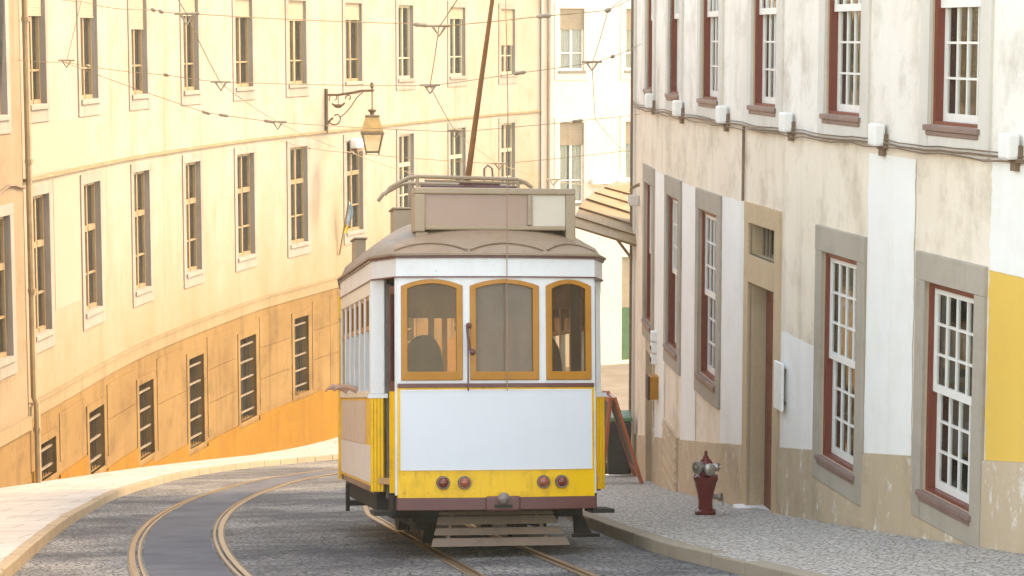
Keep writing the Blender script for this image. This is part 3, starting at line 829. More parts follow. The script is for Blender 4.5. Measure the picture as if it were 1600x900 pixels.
def grille(W, w, parent, d=.035, so='tan_stone'):
    a, b, z0, z1 = w; f = MB()
    n = max(2, int(round((z1 - z0) / .42)))
    for k in range(1, n + 1):
        z = z0 + (z1 - z0) * (k - .5) / n; W.slab(f, a, b, z - .022, z + .022, d - .1, d - .06, 1)
    for k in range(1, 6):
        u = a + (b - a) * k / 6; f.tube([W.P(u, z0, d - .115), W.P(u, z1, d - .115)], .013, 5, 0)
    o = f.build('window', [M['iron'], M['bar']], parent)
    o['label'] = 'barred basement opening'
    back_ = MB(); W.slab(back_, a, b, z0, z1, d - .31, d - .29); back_.build('shutter_or_dark_sheet', M['dark'], o)  # flat dark sheet put in for the shade inside the opening
    surround(W, a, b, z0, z1, .16, .16, .10, o, M[so], d + .022)
for w in wb: grille(WL, w, lefth)
x = MB(); s = WL.sX(42, -4); zb_ = WL.base(s)
x.tube([WL.P(s, LT - .3, .12), WL.P(s, -5, .12), WL.P(s, -5.1, .17), WL.P(s, zb_ - .1, .17)], .06, 8)
for z in (2, -.6, -3, -5.6, -7): x.tube([WL.P(s, z - .04, .13 if z > -5 else .17), WL.P(s, z + .04, .13 if z > -5 else .17)], .08, 8)
x.build('drainpipe', M['zinc'], lefth, smooth=True)

# neighbour, at the frame's edge
nb = thing('apartment_building', (-9.4, 36, gz(-9.4, 36)), 'darker ochre house at the picture edge, beyond the drainpipe of the cream building', 'building')
mb = MB(); nw = []; nbw = []
s = WL.sX(8, -2.6) - 1.1
while s > 1.5:
    nw.append((s, s + 1.1, -4.05, -1.5)); nw.append((s, s + 1.1, .3, 2.5)); 
    if s > 8: nbw.append((s + .1, s + 1.0, WL.base(s + .5) + .7, min(-5.9, WL.base(s + .5) + 2.2)) if WL.base(s + .5) + .9 < -5.9 else (s, s, 0, 0))
    s -= 3.7
nbw = [w for w in nbw if w[1] > w[0]]
WL.facade(mb, 0, sp0 - .01, -5.55, LT - .5, nw, d=.10, mi=0, rmi=1, reveal=.3); WL.facade(mb, 0, sp0 - .01, -9, -5.55, nbw, d=.12, mi=2, rmi=2, reveal=.3)
WL.shell(mb, 0, sp0 - .01, -9, LT - .5, 7.8, 0)
mb.quad(WL.P(sp0 - .01, -9, .12), WL.P(sp0 - .01, LT - .5, .10), WL.P(sp0 - .01, LT - .5, 0), WL.P(sp0 - .01, -9, 0), 0)
mb.build('wall', [M['neighbour'], M['pale_stone'], M['tan_stone']], nb)
for w in nw: casement(WL, *w, nb, rng, d=.10)
for w in nbw: grille(WL, w, nb, .12)
mb = MB(); WL.slab(mb, 0, sp0 - .02, -5.55, -5.3, .08, .17); mb.build('cornice_band', M['band'], nb)
mb = MB()
for i in range(10):
    a, b = sp0 * i / 10, (sp0 - .05) * (i + 1) / 10
    mb.hexa([WL.P(a, LT - .48, .5), WL.P(b, LT - .48, .5), WL.P(b, LT - .48, -8), WL.P(a, LT - .48, -8), WL.P(a, LT - .3, .5), WL.P(b, LT - .3, .5), WL.P(b, LT + .5, -8), WL.P(a, LT + .5, -8)])
mb.build('roof', M['roofing'], nb)
x = MB(); pts = [WL.P(sp0 - 3 + i * .3, -1.0 + .06 * math.sin(i * 1.1) - .02 * abs(10 - i) * .5, .14) for i in range(11)]
x.tube(pts, .025); x.build('cable', M['cable'], nb)

# ------------------------------------------------------------------ pale house across the bend
fh = thing('apartment_building', (5, 82.5, gz(5, 82.5)), 'pale sunlit house closing the view behind the tram roof, with shuttered windows', 'building')
def fs(px, z=-2): return WF.sX(px, z)
fw = [(fs(875), fs(913), -4.3, -1.38), (fs(977), fs(977) + 1.0, -4.3, -1.38)]
fu = [(fs(875), fs(913), .5, 2.72), (fs(977), fs(977) + 1.0, .5, 2.72)]
for k in range(1, 4): 
    for z0, z1, l in ((-4.3, -1.38, fw), (.5, 2.72, fu)): l.append((fw[1][0] + 2.5 * k, fw[1][0] + 2.5 * k + 1.0, z0, z1))
fdr = (fs(972, -8), fs(972, -8) + 1.3, -10.2, -6.35)
mb = MB(); WF.facade(mb, 0, WF.len, -11.5, 5.0, fw + fu + [fdr], mi=0, rmi=0, reveal=.3); WF.shell(mb, 0, WF.len, -11.5, 5.0, 7, 0)
mb.build('wall', M['far'], fh)
for i, w in enumerate(fw): casement(WF, *w, fh, rng, shutter_or_dark_sheet=-2.2, transom=False, fm='white_wood', so='far')
for i, w in enumerate(fu): casement(WF, *w, fh, rng, shutter_or_dark_sheet=2.0, transom=False, fm='white_wood', so='far')
mb = MB(); WF.slab(mb, fs(922), WF.len, -3.62, -3.45, -.02, .3); mb.build('ledge', M['white_patch'], fh)
mb = MB(); WF.slab(mb, fdr[0] + .02, fdr[1] - .02, -10.2, -8.25, -.2, -.14); WF.slab(mb, fdr[0] + .02, fdr[1] - .02, -8.24, -6.36, -.2, -.14, 1); mb.build('door', [M['green'], M['shutter_or_dark_sheet']], fh)
mb = MB(); s = fs(855); mb.tube([WF.P(.25, 4.9, .1), WF.P(.25, -9.9, .1)], .07, 8); mb.build('drainpipe', M['cream'], fh)
mb = MB()
for i in range(8):
    a, b = WF.len * i / 8, WF.len * (i + 1) / 8
    mb.hexa([WF.P(a, 5.02, .5), WF.P(b, 5.02, .5), WF.P(b, 5.02, -7.2), WF.P(a, 5.02, -7.2), WF.P(a, 5.2, .5), WF.P(b, 5.2, .5), WF.P(b, 6.4, -7.2), WF.P(a, 6.4, -7.2)])
mb.build('roof', M['roofing'], fh)

# ------------------------------------------------------------------ tram
th = math.atan(GR); sA, cA, sT, cT = math.sin(AX), math.cos(AX), math.sin(th), math.cos(th)
e1 = Vector((cA, sA, 0)); e2 = Vector((-sA * cT, cA * cT, -sT)); e3 = Vector((-sA * sT, cA * sT, cT))
roll = R(1.1); a1, a3 = e1 * math.cos(roll) - e3 * math.sin(roll), e3 * math.cos(roll) + e1 * math.sin(roll)
T0 = Vector((TX, TY, gz(TX, TY) + .012))
TM = Matrix(((a1.x, e2.x, a3.x, T0.x), (a1.y, e2.y, a3.y, T0.y), (a1.z, e2.z, a3.z, T0.z), (0, 0, 0, 1)))
tram = thing('tram', T0, 'yellow and white vintage tram with a blank pale board across its end', 'tram', None, TM)
LEN = 7.0
def bow(x): return .10 * (abs(x) / .98) ** 2.2               # plan of the rounded end
def tp(name, mb, mat, parent=None, **k): return mb.build(name, mat, parent or tram, local=True, **k)
def strip(mb, x0, x1, z0, z1, d0, d1, n=10, mi=0):           # a plate following the bowed end, d = proud of it
    vs, fs = [], []
    for i in range(n + 1):
        a = x0 + (x1 - x0) * i / n
        vs += [(a, bow(a) - d1, z0), (a, bow(a) - d1, z1), (a, bow(a) - d0, z1), (a, bow(a) - d0, z0)]
    for i in range(n):
        for k in range(4): fs.append((i * 4 + k, i * 4 + (k + 1) % 4, i * 4 + 4 + (k + 1) % 4, i * 4 + 4 + k))
    fs += [(3, 2, 1, 0), tuple(n * 4 + k for k in range(4))]
    mb.add(vs, fs, mi)
FW, BWD, YP, SY0, SY1 = .98, 1.17, .66, .95, 4.75
# lower end panel, board, bumper
x = MB(); strip(x, -FW, FW, .578, 1.66, -.05, 0, 16); tp('end_panel', x, M['yellow'], smooth=True)
x = MB(); strip(x, -.955, .955, .845, 1.635, .002, .012, 16); bd = tp('advert_board', x, M['ad'], smooth=True)
x = MB()
for z in (.846, 1.622): strip(x, -.955, .955, z, z + .012, .013, .017, 16)
for u in (-.955, .943): strip(x, u, u + .012, .86, 1.62, .013, .017, 1)
tp('edge_trim', x, M['adside'], bd)
x = MB()
for k in range(9):
    u = -.92 + 1.84 * k / 8
    for z in (.815, .63): x.sphere((u, bow(u) - .002, z), .009, .006, .009, 8, 5)
tp('rivets', x, M['yellow'])
x = MB(); strip(x, -FW - .01, FW + .01, .455, .577, -.08, .035, 16); tp('bumper', x, M['maroon'], bevel=.008)
x = MB(); strip(x, -FW, FW, 1.655, 1.695, .0, .022, 16); tp('waist_rail', x, M['maroon'], bevel=.004)
x = MB(); strip(x, -.13, .21, .445, .592, .036, .075, 4); c_ = tp('coupler_housing', x, M['maroon'], bevel=.02)
x = MB(); x.lathe([(.03, 0), (.055, .0), (.06, .02), (.035, .04)], (.04, -.075, .57), (0, -1, 0), 16); x.box(.0, .08, -.10, -.07, .555, .585)
tp('coupler', x, M['chrome'], c_, smooth=True)
x = MB(); x.box(-.05, .13, -.079, -.074, .475, .51); tp('coupler_pocket', x, M['dark'], c_)
# lamps
for lx, m1 in ((-.545, 'lens'), (-.335, 'lens2'), (.45, 'lens2'), (.635, 'lens')):
    y = bow(lx); x = MB()
    x.lathe([(.066, 0), (.066, .03), (.058, .042), (.05, .042), (.05, .03)], (lx, y, .725), (0, -1, 0), 20); o = tp('tail_lamp', x, M['chrome'], smooth=True)
    x = MB(); x.lathe([(.05, .02), (.047, .04), (.035, .055), (.012, .062)], (lx, y, .725), (0, -1, 0), 18); tp('lens', x, M[m1], o, smooth=True)
    o['label'] = 'tail lamp with a red lens' if m1 == 'lens' else 'tail lamp with a pale amber lens'
# window band of the end
def arch(x0, x1, z0, zs, rise, n=10):
    p = [(x0, z0), (x1, z0), (x1, zs)]
    for i in range(1, n):
        u = 1 - i / n; t = 2 * u - 1; p.append((x0 + (x1 - x0) * u, zs + rise * (1 - t * t)))
    p.append((x0, zs)); return p
def rect_like(p, x0, x1, z0, z1, xa, xb):
    out = []
    for i, (px, pz) in enumerate(p):
        u = (px - xa) / (xb - xa); out.append((x0 + (x1 - x0) * u, z0 if i < 2 else (z1)))
    return out
def ringp(mb, outer, inner, d0, d1, mi=0):
    n = len(outer)
    def q(p, d): return (p[0], bow(p[0]) - d, p[1])
    vs = [q(p, d1) for p in outer] + [q(p, d1) for p in inner] + [q(p, d0) for p in outer] + [q(p, d0) for p in inner]
    fs = []
    for i in range(n):
        j = (i + 1) % n
        fs += [(i, j, n + j, n + i), (2 * n + j, 2 * n + i, 3 * n + i, 3 * n + j), (n + i, n + j, 3 * n + j, 3 * n + i), (j, i, 2 * n + i, 2 * n + j)]
    mb.add(vs, fs, mi)
EW = [(-.945, -.345), (-.275, .415), (.485, .955)]
x = MB(); edges = [-FW, -.31, .45, FW]
holes = []
for i, (a, b) in enumerate(EW):
    h = arch(a, b, 1.725, 2.655, .065); holes.append((a, b, h))
    ringp(x, rect_like(h, edges[i], edges[i + 1], 1.695, 2.77, a, b), h, -.05, 0.0)
tp('window_wall', x, M['white'])
for a, b, h in holes:
    f = MB(); t = .062
    inn = arch(a + t, b - t, 1.725 + .085, 2.655 - .03, .05)
    ringp(f, h, inn, -.05, .016); w = tp('window_frame', f, M['teak'], bevel=.006)
    p = MB(); s_ = arch(a + t * .7, b - t * .7, 1.725 + .06, 2.655 - .02, .055)
    vs = [(q[0], bow(q[0]) + .022, q[1]) for q in s_] + [(q[0], bow(q[0]) + .027, q[1]) for q in s_]; n = len(s_)
    p.add(vs, [tuple(range(n)), tuple(range(2 * n - 1, n - 1, -1))] + [(i, (i + 1) % n, n + (i + 1) % n, n + i) for i in range(n)])
    tp('pane', p, M['dusty_glass' if -.3 < a < 0 else 'tram_glass'], w)
# fascia all round under the roof: bowed end, chamfers, sides
def outline(off=0):
    pts = []
    n = 12
    for i in range(n + 1):
        u = -FW + 2 * FW * i / n; pts.append(Vector((u * (1 + off / FW), bow(u) - off, 0)))
    R_ = [Vector((BWD + off, YP - off * .5, 0)), Vector((BWD + off, SY1, 0)), Vector((FW + off, LEN - .15 + off, 0))]
    L_ = [Vector((-FW - off, LEN - .15 + off, 0)), Vector((-BWD - off, SY1, 0)), Vector((-BWD - off, YP - off * .5, 0))]
    return pts + R_ + L_
def loopwall(mb, off0, off1, z0, z1, mi=0):
    A, B = outline(off0), outline(off1); n = len(A)
    for i in range(n):
        j = (i + 1) % n
        f = lambda p, z: (p.x, p.y, z)
        mb.hexa([f(A[i], z0), f(A[j], z0), f(B[j], z0), f(B[i], z0), f(A[i], z1), f(A[j], z1), f(B[j], z1), f(B[i], z1)], mi)
x = MB(); loopwall(x, .012, -.04, 2.745, 2.925); tp('fascia', x, M['white'])
x = MB(); loopwall(x, .022, .013, 2.735, 2.748); loopwall(x, .03, -.04, 2.925, 2.955); tp('cornice', x, M['maroon'])
# roof
def roofz(xx, y):
    hw = BWD + .04
    t = max(0, min(1, (y + .06) / 1.7)); e = math.sin(t * math.pi / 2) ** .75
    t2 = max(0, min(1, (LEN + .1 - y) / 1.7)); e *= math.sin(t2 * math.pi / 2) ** .75
    return 2.955 + .52 * e * max(0, 1 - min(1, abs(xx) / hw) ** 2.5) ** .72
def halfw(y):
    if y < YP: u = (y + .06) / (YP + .06); return FW + .03 + (BWD - FW) * u ** .8
    if y > SY1: return BWD + .03 - (BWD - FW) * (y - SY1) / (LEN - SY1)
    return BWD + .03
x = MB(); rows = []; ys = [-.06 + .06 * i for i in range(20)] + [1.2 + (LEN - 1.2) * i / 24 for i in range(25)]
for y in ys:
    hw = halfw(y); row = []
    for k in range(33):
        u = -1 + 2 * k / 32; xx = hw * u
        yy = y + bow(xx) * max(0, 1 - max(0, y) / .8)
        row.append((xx, yy, roofz(xx, y) if 0 < k < 32 else 2.955))
    rows.append(row)
x.grid(rows); roof = tp('roof', x, M['tramroof'], smooth=True)
x = MB(); loopwall(x, .05, .02, 2.950, 2.972); tp('roof_edge', x, M['tramroof'], roof)
def roof_at(px, pz):                                         # y where the roof reaches height pz at this x
    lo, hi = -.06, 1.7
    for _ in range(40):
        m_ = (lo + hi) / 2
        if roofz(px, m_) < pz: lo = m_
        else: hi = m_
    return lo
x = MB()
for a, b in ((-1.0, -.30), (-.27, .46), (.50, 1.02)):        # three scalloped hoods over the windows
    pts = []
    for i in range(15):
        u = i / 14; px = a + (b - a) * u; t = 2 * u - 1
        lim = roofz(px, 1.7) - .02
        pz = min(lim, 3.005 + .075 * (1 - t * t))
        y = roof_at(px, pz); pts.append((px, y + bow(px) * max(0, 1 - max(0, y) / .8) - .012, pz + .006))
    x.tube(pts, .0105, 6)
tp('roof_flashing', x, M['tramroof'], roof, smooth=True)
for v in ((-.76, -.56, 2.6, 3.0, 3.25, 3.62), (-1.10, -.98, 3.6, 4.1, 3.0, 3.36), (.56, .74, 2.6, 3.0, 3.25, 3.55)):
    x = MB(); x.box(*v); x.box(v[0] - .02, v[1] + .02, v[2] - .02, v[3] + .02, v[5] + .001, v[5] + .025); tp('roof_vent', x, M['boxpaint'], roof, bevel=.01)
# destination box
bx0, bx1, by0, by1, bz0, bz1 = -.775, .865, .42, .74, 3.235, 3.66
x = MB()
x.box(bx0, bx1, by0, by1, bz1 - .065, bz1); x.box(bx0 + .11, bx1 - .10, by0 + .004, by1, bz0, bz0 + .045)
x.box(bx0, bx0 + .11, by0, by1, bz0 - .02, bz1 - .066); x.box(bx1 - .10, bx1, by0, by1, bz0 - .12, bz1 - .066)
x.box(.375, .425, by0 + .002, by0 + .05, bz0 + .046, bz1 - .066); x.box(bx0 + .02, bx0 + .14, by0 + .02, by0 + .3, 3.05, bz0 - .021); x.box(bx1 - .14, bx1 - .005, by0 + .05, by0 + .3, 2.99, bz0 - .121)
bxo = tp('destination_box', x, M['boxpaint'], bevel=.012)
x = MB(); x.box(bx0 + .111, .374, by0 + .03, by0 + .05, bz0 + .046, bz1 - .066); p1 = tp('blind_panel', x, M['boxpanel'], bxo)
x = MB(); x.box(.426, bx1 - .101, by0 + .03, by0 + .05, bz0 + .046, bz1 - .066); p2 = tp('blind_panel', x, M['boxpanel2'], bxo); p2['label'] = 'cream blank panel'
# rack and trolley base, pole, rope
x = MB()
for yy in (2.6, 3.4):
    x.tube([(-.86, yy, 3.78), (-.80, yy, 3.86), (-.60, yy, 3.97), (-.50, yy, 3.985), (.60, yy, 3.965), (.70, yy, 3.93), (.78, yy, 3.87)], .022, 8)
    for px in (-.5, .62): x.tube([(px, yy, 3.97), (px, yy, 3.28)], .02, 6)
x.tube([(-.42, 2.6, 3.94), (.7, 2.6, 3.92)], .014); tp('roof_rack', x, M['boxpaint'], smooth=True)
x = MB(); x.box(-.45, .62, 2.7, 3.3, 3.84, 3.90); x.box(.0, .45, 2.8, 3.2, 3.9, 3.95); x.box(-.48, -.32, 2.55, 3.3, 3.26, 3.84); x.box(.5, .6, 2.7, 3.3, 3.26, 3.84); tb = tp('trolley_base', x, M['maroon'], bevel=.01)
x = MB(); x.tube([(.30, 3.0, 3.9), (.30, 3.0, 4.12), (.34, 3.0, 4.16), (.39, 3.0, 4.12), (.40, 3.0, 3.92)], .012, 6); tp('hook', x, M['chrome'], tb, smooth=True)
pend = (.075, .10, 6.18)
x = MB(); x.tube([(.10, 3.0, 3.90), (.095, 2.3, 4.48), pend], [.036, .032, .018], 8); po = tp('trolley_pole', x, M['pole'], smooth=True)
x = MB(); x.lathe([(.03, -.03), (.07, -.03), (.05, 0), (.07, .03), (.03, .03)], (pend[0], pend[1] - .02, pend[2] + .06), (1, 0, 0), 14); tp('trolley_wheel', x, M['chrome'], po, smooth=True)
x = MB(); x.tube([(.085, -.02, 6.12), (.10, -.10, 4.4), (.085, -.08, 3.1), (.085, -.05, 1.62)], .0055, 5); tp('rope', x, M['rope'], po)
x = MB(); x.tube([(-.30, -.01, 2.28), (-.30, -.05, 2.2), (-.30, -.05, 1.62)], .009, 5); x.tube([(-.305, -.035, 2.25), (-.29, -.04, 2.05), (-.26, -.05, 2.0)], .014, 6); x.sphere((-.29, -.035, 2.26), .03, .025, .03); x.sphere((-.255, -.05, 2.0), .03, .025, .03)
tp('rope_catcher', x, M['maroon'], smooth=True)
# corner posts, door leaves, chamfers
def plate(mb, a, b, z0, z1, t, mi=0):                        # vertical plate between two plan points
    a, b = Vector((a[0], a[1], 0)), Vector((b[0], b[1], 0)); d = (b - a).normalized(); n = Vector((-d.y, d.x, 0)) * t
    f = lambda p, z: (p.x, p.y, z)
    mb.hexa([f(a, z0), f(b, z0), f(b + n, z0), f(a + n, z0), f(a, z1), f(b, z1), f(b + n, z1), f(a + n, z1)], mi)
for s in (-1, 1):
    x = MB()
    for px, w_ in ((FW - .03, .05),): x.box(min(s * px, s * (px + w_)), max(s * px, s * (px + w_)), .12, .2, .6, 2.745)
    tp('end_post', x, [M['white']], bevel=.006)
    # wide corner post: white over yellow
    x = MB(); c0, c1 = (s * (BWD - .135), YP - .02), (s * BWD, YP + .06)
    if s > 0: c0, c1 = c1, c0
    plate(x, c1 if s > 0 else c0, c0 if s > 0 else c1, 1.60, 2.745, .05 if s < 0 else .05); q = tp('corner_post', x, M['white'], bevel=.008)
    x = MB()
    A, B = ((s * (BWD - .125), YP - .03), (s * (BWD + .0), YP + .05))
    n = 4
    for i in range(n):
        u0, u1 = i / n + .012, (i + 1) / n - .012
        p0 = (A[0] + (B[0] - A[0]) * u0, A[1] + (B[1] - A[1]) * u0); p1 = (A[0] + (B[0] - A[0]) * u1, A[1] + (B[1] - A[1]) * u1)
        plate(x, p0, p1, .62, 1.555, .05 * -s if s > 0 else .05)
    tp('corner_panel', x, M['yellow'], bevel=.005)
    x = MB(); plate(x, (s * (BWD - .17), YP - .05), (s * (BWD + .02), YP + .06), 1.555, 1.60, .06 if s < 0 else -.06); tp('waist_rail', x, M['white'])
    x = MB(); x.box(min(s * .99, s * 1.04), max(s * .99, s * 1.04), YP - .06, YP + .02, .55, 2.70); tp('door_jamb', x, M['postgrey'], bevel=.01)
    x = MB(); x.box(min(s * .9, s * 1.0), max(s * .9, s * 1.0), YP + .25, YP + .30, .76, 2.74); tp('inner_jamb', x, M['under'])
    # folded door leaf behind the end post
    x = MB(); X0, X1 = s * .95, s * 1.015; Y0_, Y1_ = .20, .32
    def leaf(mb, u0, u1, z0, z1, t, mi=0, off=0):
        p0 = (X0 + (X1 - X0) * u0, Y0_ + (Y1_ - Y0_) * u0 - off); p1 = (X0 + (X1 - X0) * u1, Y0_ + (Y1_ - Y0_) * u1 - off); plate(mb, p0, p1, z0, z1, t * (1 if s < 0 else -1), mi)
    leaf(x, 0, 1, .62, 1.62, .03, 0); leaf(x, 0, .2, 1.62, 2.66, .03, 1); leaf(x, .8, 1, 1.62, 2.66, .03, 1); leaf(x, .2, .8, 1.62, 1.72, .03, 1); leaf(x, .2, .8, 2.58, 2.66, .03, 1); leaf(x, .35, .6, .85, 1.55, .004, 2, .006)
    dr = tp('door', x, [M['yellow'], M['maroon'], M['oldwood']])
    x = MB(); leaf(x, .2, .8, 1.72, 2.58, .006); tp('pane', x, M['tram_glass'], dr)
    # step
    x = MB(); x.box(min(s * .98, s * 1.2), max(s * .98, s * 1.2), .2, .66, .40, .44); x.box(min(s * .98, s * 1.02), max(s * .98, s * 1.02), .2, .66, .44, .6); tp('step', x, M['under'])
# saloon sides
for s in (-1, 1):
    X = s * BWD
    b = lambda x0, x1: (min(s * x0, s * x1), max(s * x0, s * x1))
    x = MB(); x.box(*b(BWD - .04, BWD), YP + .07, SY1, .66, 1.56); sp_ = tp('side_panel', x, M['yellow'], bevel=.01)
    x = MB(); x.box(*b(BWD, BWD + .012), YP + .85, SY1 - .12, 1.08, 1.53); tp('side_board', x, M['adside2'], sp_)
    x = MB(); x.box(*b(BWD, BWD + .012), YP + .12, SY1 - .06, .70, 1.075); tp('side_board', x, M['adside'], sp_)
    x = MB(); x.box(*b(BWD - .05, BWD + .02), YP + .07, SY1, 1.561, 1.63); x.box(*b(BWD - .05, BWD + .01), YP + .07, SY1, 2.60, 2.745); tp('side_rail', x, M['cream_paint'], bevel=.006)
    x = MB(); nw_ = 6; st = (SY1 - SY0) / nw_
    for i in range(nw_ + 1):
        y = SY0 + st * i; x.box(*b(BWD - .05, BWD + .008), y - .045, y + .045, 1.63, 2.6)
    x.box(*b(BWD - .05, BWD + .004), YP + .07, SY0 - .045, 1.63, 2.6); tp('side_posts', x, M['white'], bevel=.006)
    for i in range(nw_):
        y0, y1 = SY0 + st * i + .046, SY0 + st * (i + 1) - .046
        x = MB(); x.box(*b(BWD - .04, BWD - .01), y0, y1, 2.25, 2.30); x.box(*b(BWD - .04, BWD - .01), y0, y0 + .03, 2.30, 2.6); x.box(*b(BWD - .04, BWD - .01), y1 - .03, y1, 2.30, 2.6); x.box(*b(BWD - .04, BWD - .01), y0 + .03, y1 - .03, 2.56, 2.6)
        f = tp('window_frame', x, M['teak']); x = MB(); x.box(*b(BWD - .028, BWD - .022), y0 + .03, y1 - .03, 2.3, 2.56); tp('pane', x, M['tram_glass'], f)
    x = MB(); x.box(*b(BWD - .06, BWD - .01), YP + .06, SY1, .60, .66); tp('sill_beam', x, M['maroon'])
# far end, floor, interior
x = MB(); y = LEN - .18
plate(x, (-FW, y), (FW, y), .6, 1.7, .04); plate(x, (-FW, y), (FW, y), 2.66, 2.76, .04)
for a in (-.98, -.35, .28, .92): x.box(a, a + .07, y, y + .04, 1.7, 2.66)
for s in (-1, 1):
    A, B = (s * BWD, SY1), (s * FW, y)
    plate(x, A, B, .6, 1.66, .04); plate(x, A, B, 2.5, 2.76, .04)
    x.box(min(s * 1.0, s * 1.06), max(s * 1.0, s * 1.06), y - .3, y - .2, 1.66, 2.5)
tp('far_end', x, M['yellow'])
x = MB(); loopwall(x, -.03, -.9, .70, .76); x.box(-.4, .4, .6, LEN - .6, .70, .755); tp('floor', x, M['wallwood'])
x = MB(); x.box(-1.17, 1.17, 1.3, SY1, 2.86, 2.9); x.box(-1.0, 1.0, .25, 1.3, 2.80, 2.84); tp('ceiling', x, M['cream_paint'])
for y in (1.75, SY1 - .1):
    x = MB(); x.box(-1.16, -.42, y, y + .04, .76, 1.7); x.box(.42, 1.16, y, y + .04, .76, 1.7); x.box(-1.16, 1.16, y, y + .04, 2.5, 2.86)
    for a in (-1.16, -.48, .42, 1.10): x.box(a, a + .06, y, y + .04, 1.7, 2.5)
    tp('bulkhead', x, M['wallwood'])
for sx in (-.60, .64):
    x = MB(); rows = []
    for i in range(9):
        t = i / 8; rows.append([(sx + (-.22 + .44 * k / 8) * (1 - .22 * t ** 6), 1.05 + .06 * math.cos(k / 8 * math.pi * 2) + .03 * t, .9 + t * 1.30 - .14 * (abs(k - 4) / 4) ** 3 * t) for k in range(9)])
    x.grid(rows); rows2 = [[(p[0], p[1] + .09, p[2]) for p in r] for r in rows]; x.grid(rows2)
    for k in (0, 8): x.grid([[r[k], r2_[k]] for r, r2_ in zip(rows, rows2)])
    x.grid([rows[8], rows2[8]]); x.grid([rows[0], rows2[0]]); x.box(sx - .25, sx + .25, 1.12, 1.5, 1.0, 1.12); x.box(sx - .05, sx + .05, 1.15, 1.3, .76, 1.0); tp('cab_seat', x, M['seat'], smooth=True)
for i in range(4):
    for sx in (-.72, .72):
        y = 2.05 + i * .68; x = MB(); x.box(sx - .36, sx + .36, y, y + .40, 1.08, 1.18); x.box(sx - .36, sx + .36, y - .07, y, 1.08, 1.72); x.box(sx - .3, sx + .3, y + .1, y + .3, .76, 1.08); tp('bench', x, M['oldwood'], bevel=.02)
x = MB(); x.lathe([(.16, 0), (.16, .75), (.12, .8), (.0, .82)], (.45, .45, .76), (0, 0, 1), 16); x.tube([(.45, .45, 1.58), (.3, .36, 1.62)], .02); tp('controller', x, M['under'], smooth=True)
# running gear
x = MB(); x.box(-.9, .9, .35, LEN - .5, .52, .60); x.box(-.75, .75, .9, LEN - 1.0, .30, .52); x.box(-1.12, -.8, .8, SY1, .42, .6); x.box(.8, 1.12, .8, SY1, .42, .6); tp('underframe', x, M['under'])
for y in (1.95, 4.45):
    x = MB(); x.tube([(-.6, y, .34), (.6, y, .34)], .05, 10); a_ = tp('axle', x, M['under'])
    for s in (-1, 1):
        x = MB(); x.lathe([(.05, -.06), (.10, -.06), (.12, -.03), (.30, -.03), (.335, -.06), (.335, .045), (.37, .05), (.37, .075), (.30, .075), (.28, .02), (.1, .02), (.05, .02)], (s * .49, y, .345), (-s, 0, 0), 32); tp('wheel', x, M['steel'], a_, smooth=True)
for s in (-1, 1):
    x = MB(); bb = lambda a, c: (min(s * a, s * c), max(s * a, s * c))
    x.box(*bb(.58, .68), 1.2, 5.2, .20, .50); x.box(*bb(.70, .98), .75, 1.3, .34, .52); 
    for y in (1.95, 4.45): x.box(*bb(.55, .72), y - .16, y + .16, .26, .48)
    tp('truck_frame', x, M['under'], bevel=.01)
# tilted slatted lifeguard under the bumper
x = MB(); top, bot = (.30, .43), (.03, .10)
def lg(u, t, d=0): w0 = -.545 + (-.66 + .545) * t; w1 = .585 + (.72 - .585) * t; return (w0 + (w1 - w0) * u, top[0] + (bot[0] - top[0]) * t + d, top[1] + (bot[1] - top[1]) * t)
for t0, t1 in ((.0, .11), (.14, .38), (.47, .68), (.76, 1.0)):
    x.hexa([lg(0, t1), lg(1, t1), lg(1, t1, .03), lg(0, t1, .03), lg(0, t0), lg(1, t0), lg(1, t0, .03), lg(0, t0, .03)])
for u in (.1, .84): x.hexa([lg(u, 1, .031), lg(u + .03, 1, .031), lg(u + .03, 1, .06), lg(u, 1, .06), lg(u, 0, .031), lg(u + .03, 0, .031), lg(u + .03, 0, .06), lg(u, 0, .06)])
lgd = tp('lifeguard', x, M['oldwood'], bevel=.006)
x = MB(); x.tube([(-.6, .34, .45), (.64, .34, .45)], .018); 
for s in (-.5, .55): x.box(s, s + .05, .32, .40, .42, .56)
tp('hanger', x, M['under'], lgd)
x = MB(); x.hexa([(.92, .9, .16), (1.12, .95, .14), (1.12, 1.0, .14), (.92, .95, .16), (.90, .9, .42), (.98, .95, .42), (.98, 1.0, .42), (.90, .95, .42)]); x.box(.9, 1.18, .88, .97, .12, .155); tp('track_guard', x, M['under'], bevel=.006)
x = MB(); x.box(-1.24, -1.0, 3.2, 3.3, .36, .42); x.box(-1.24, -1.2, 3.2, 3.3, .3, .6); tp('side_bracket', x, M['under'])

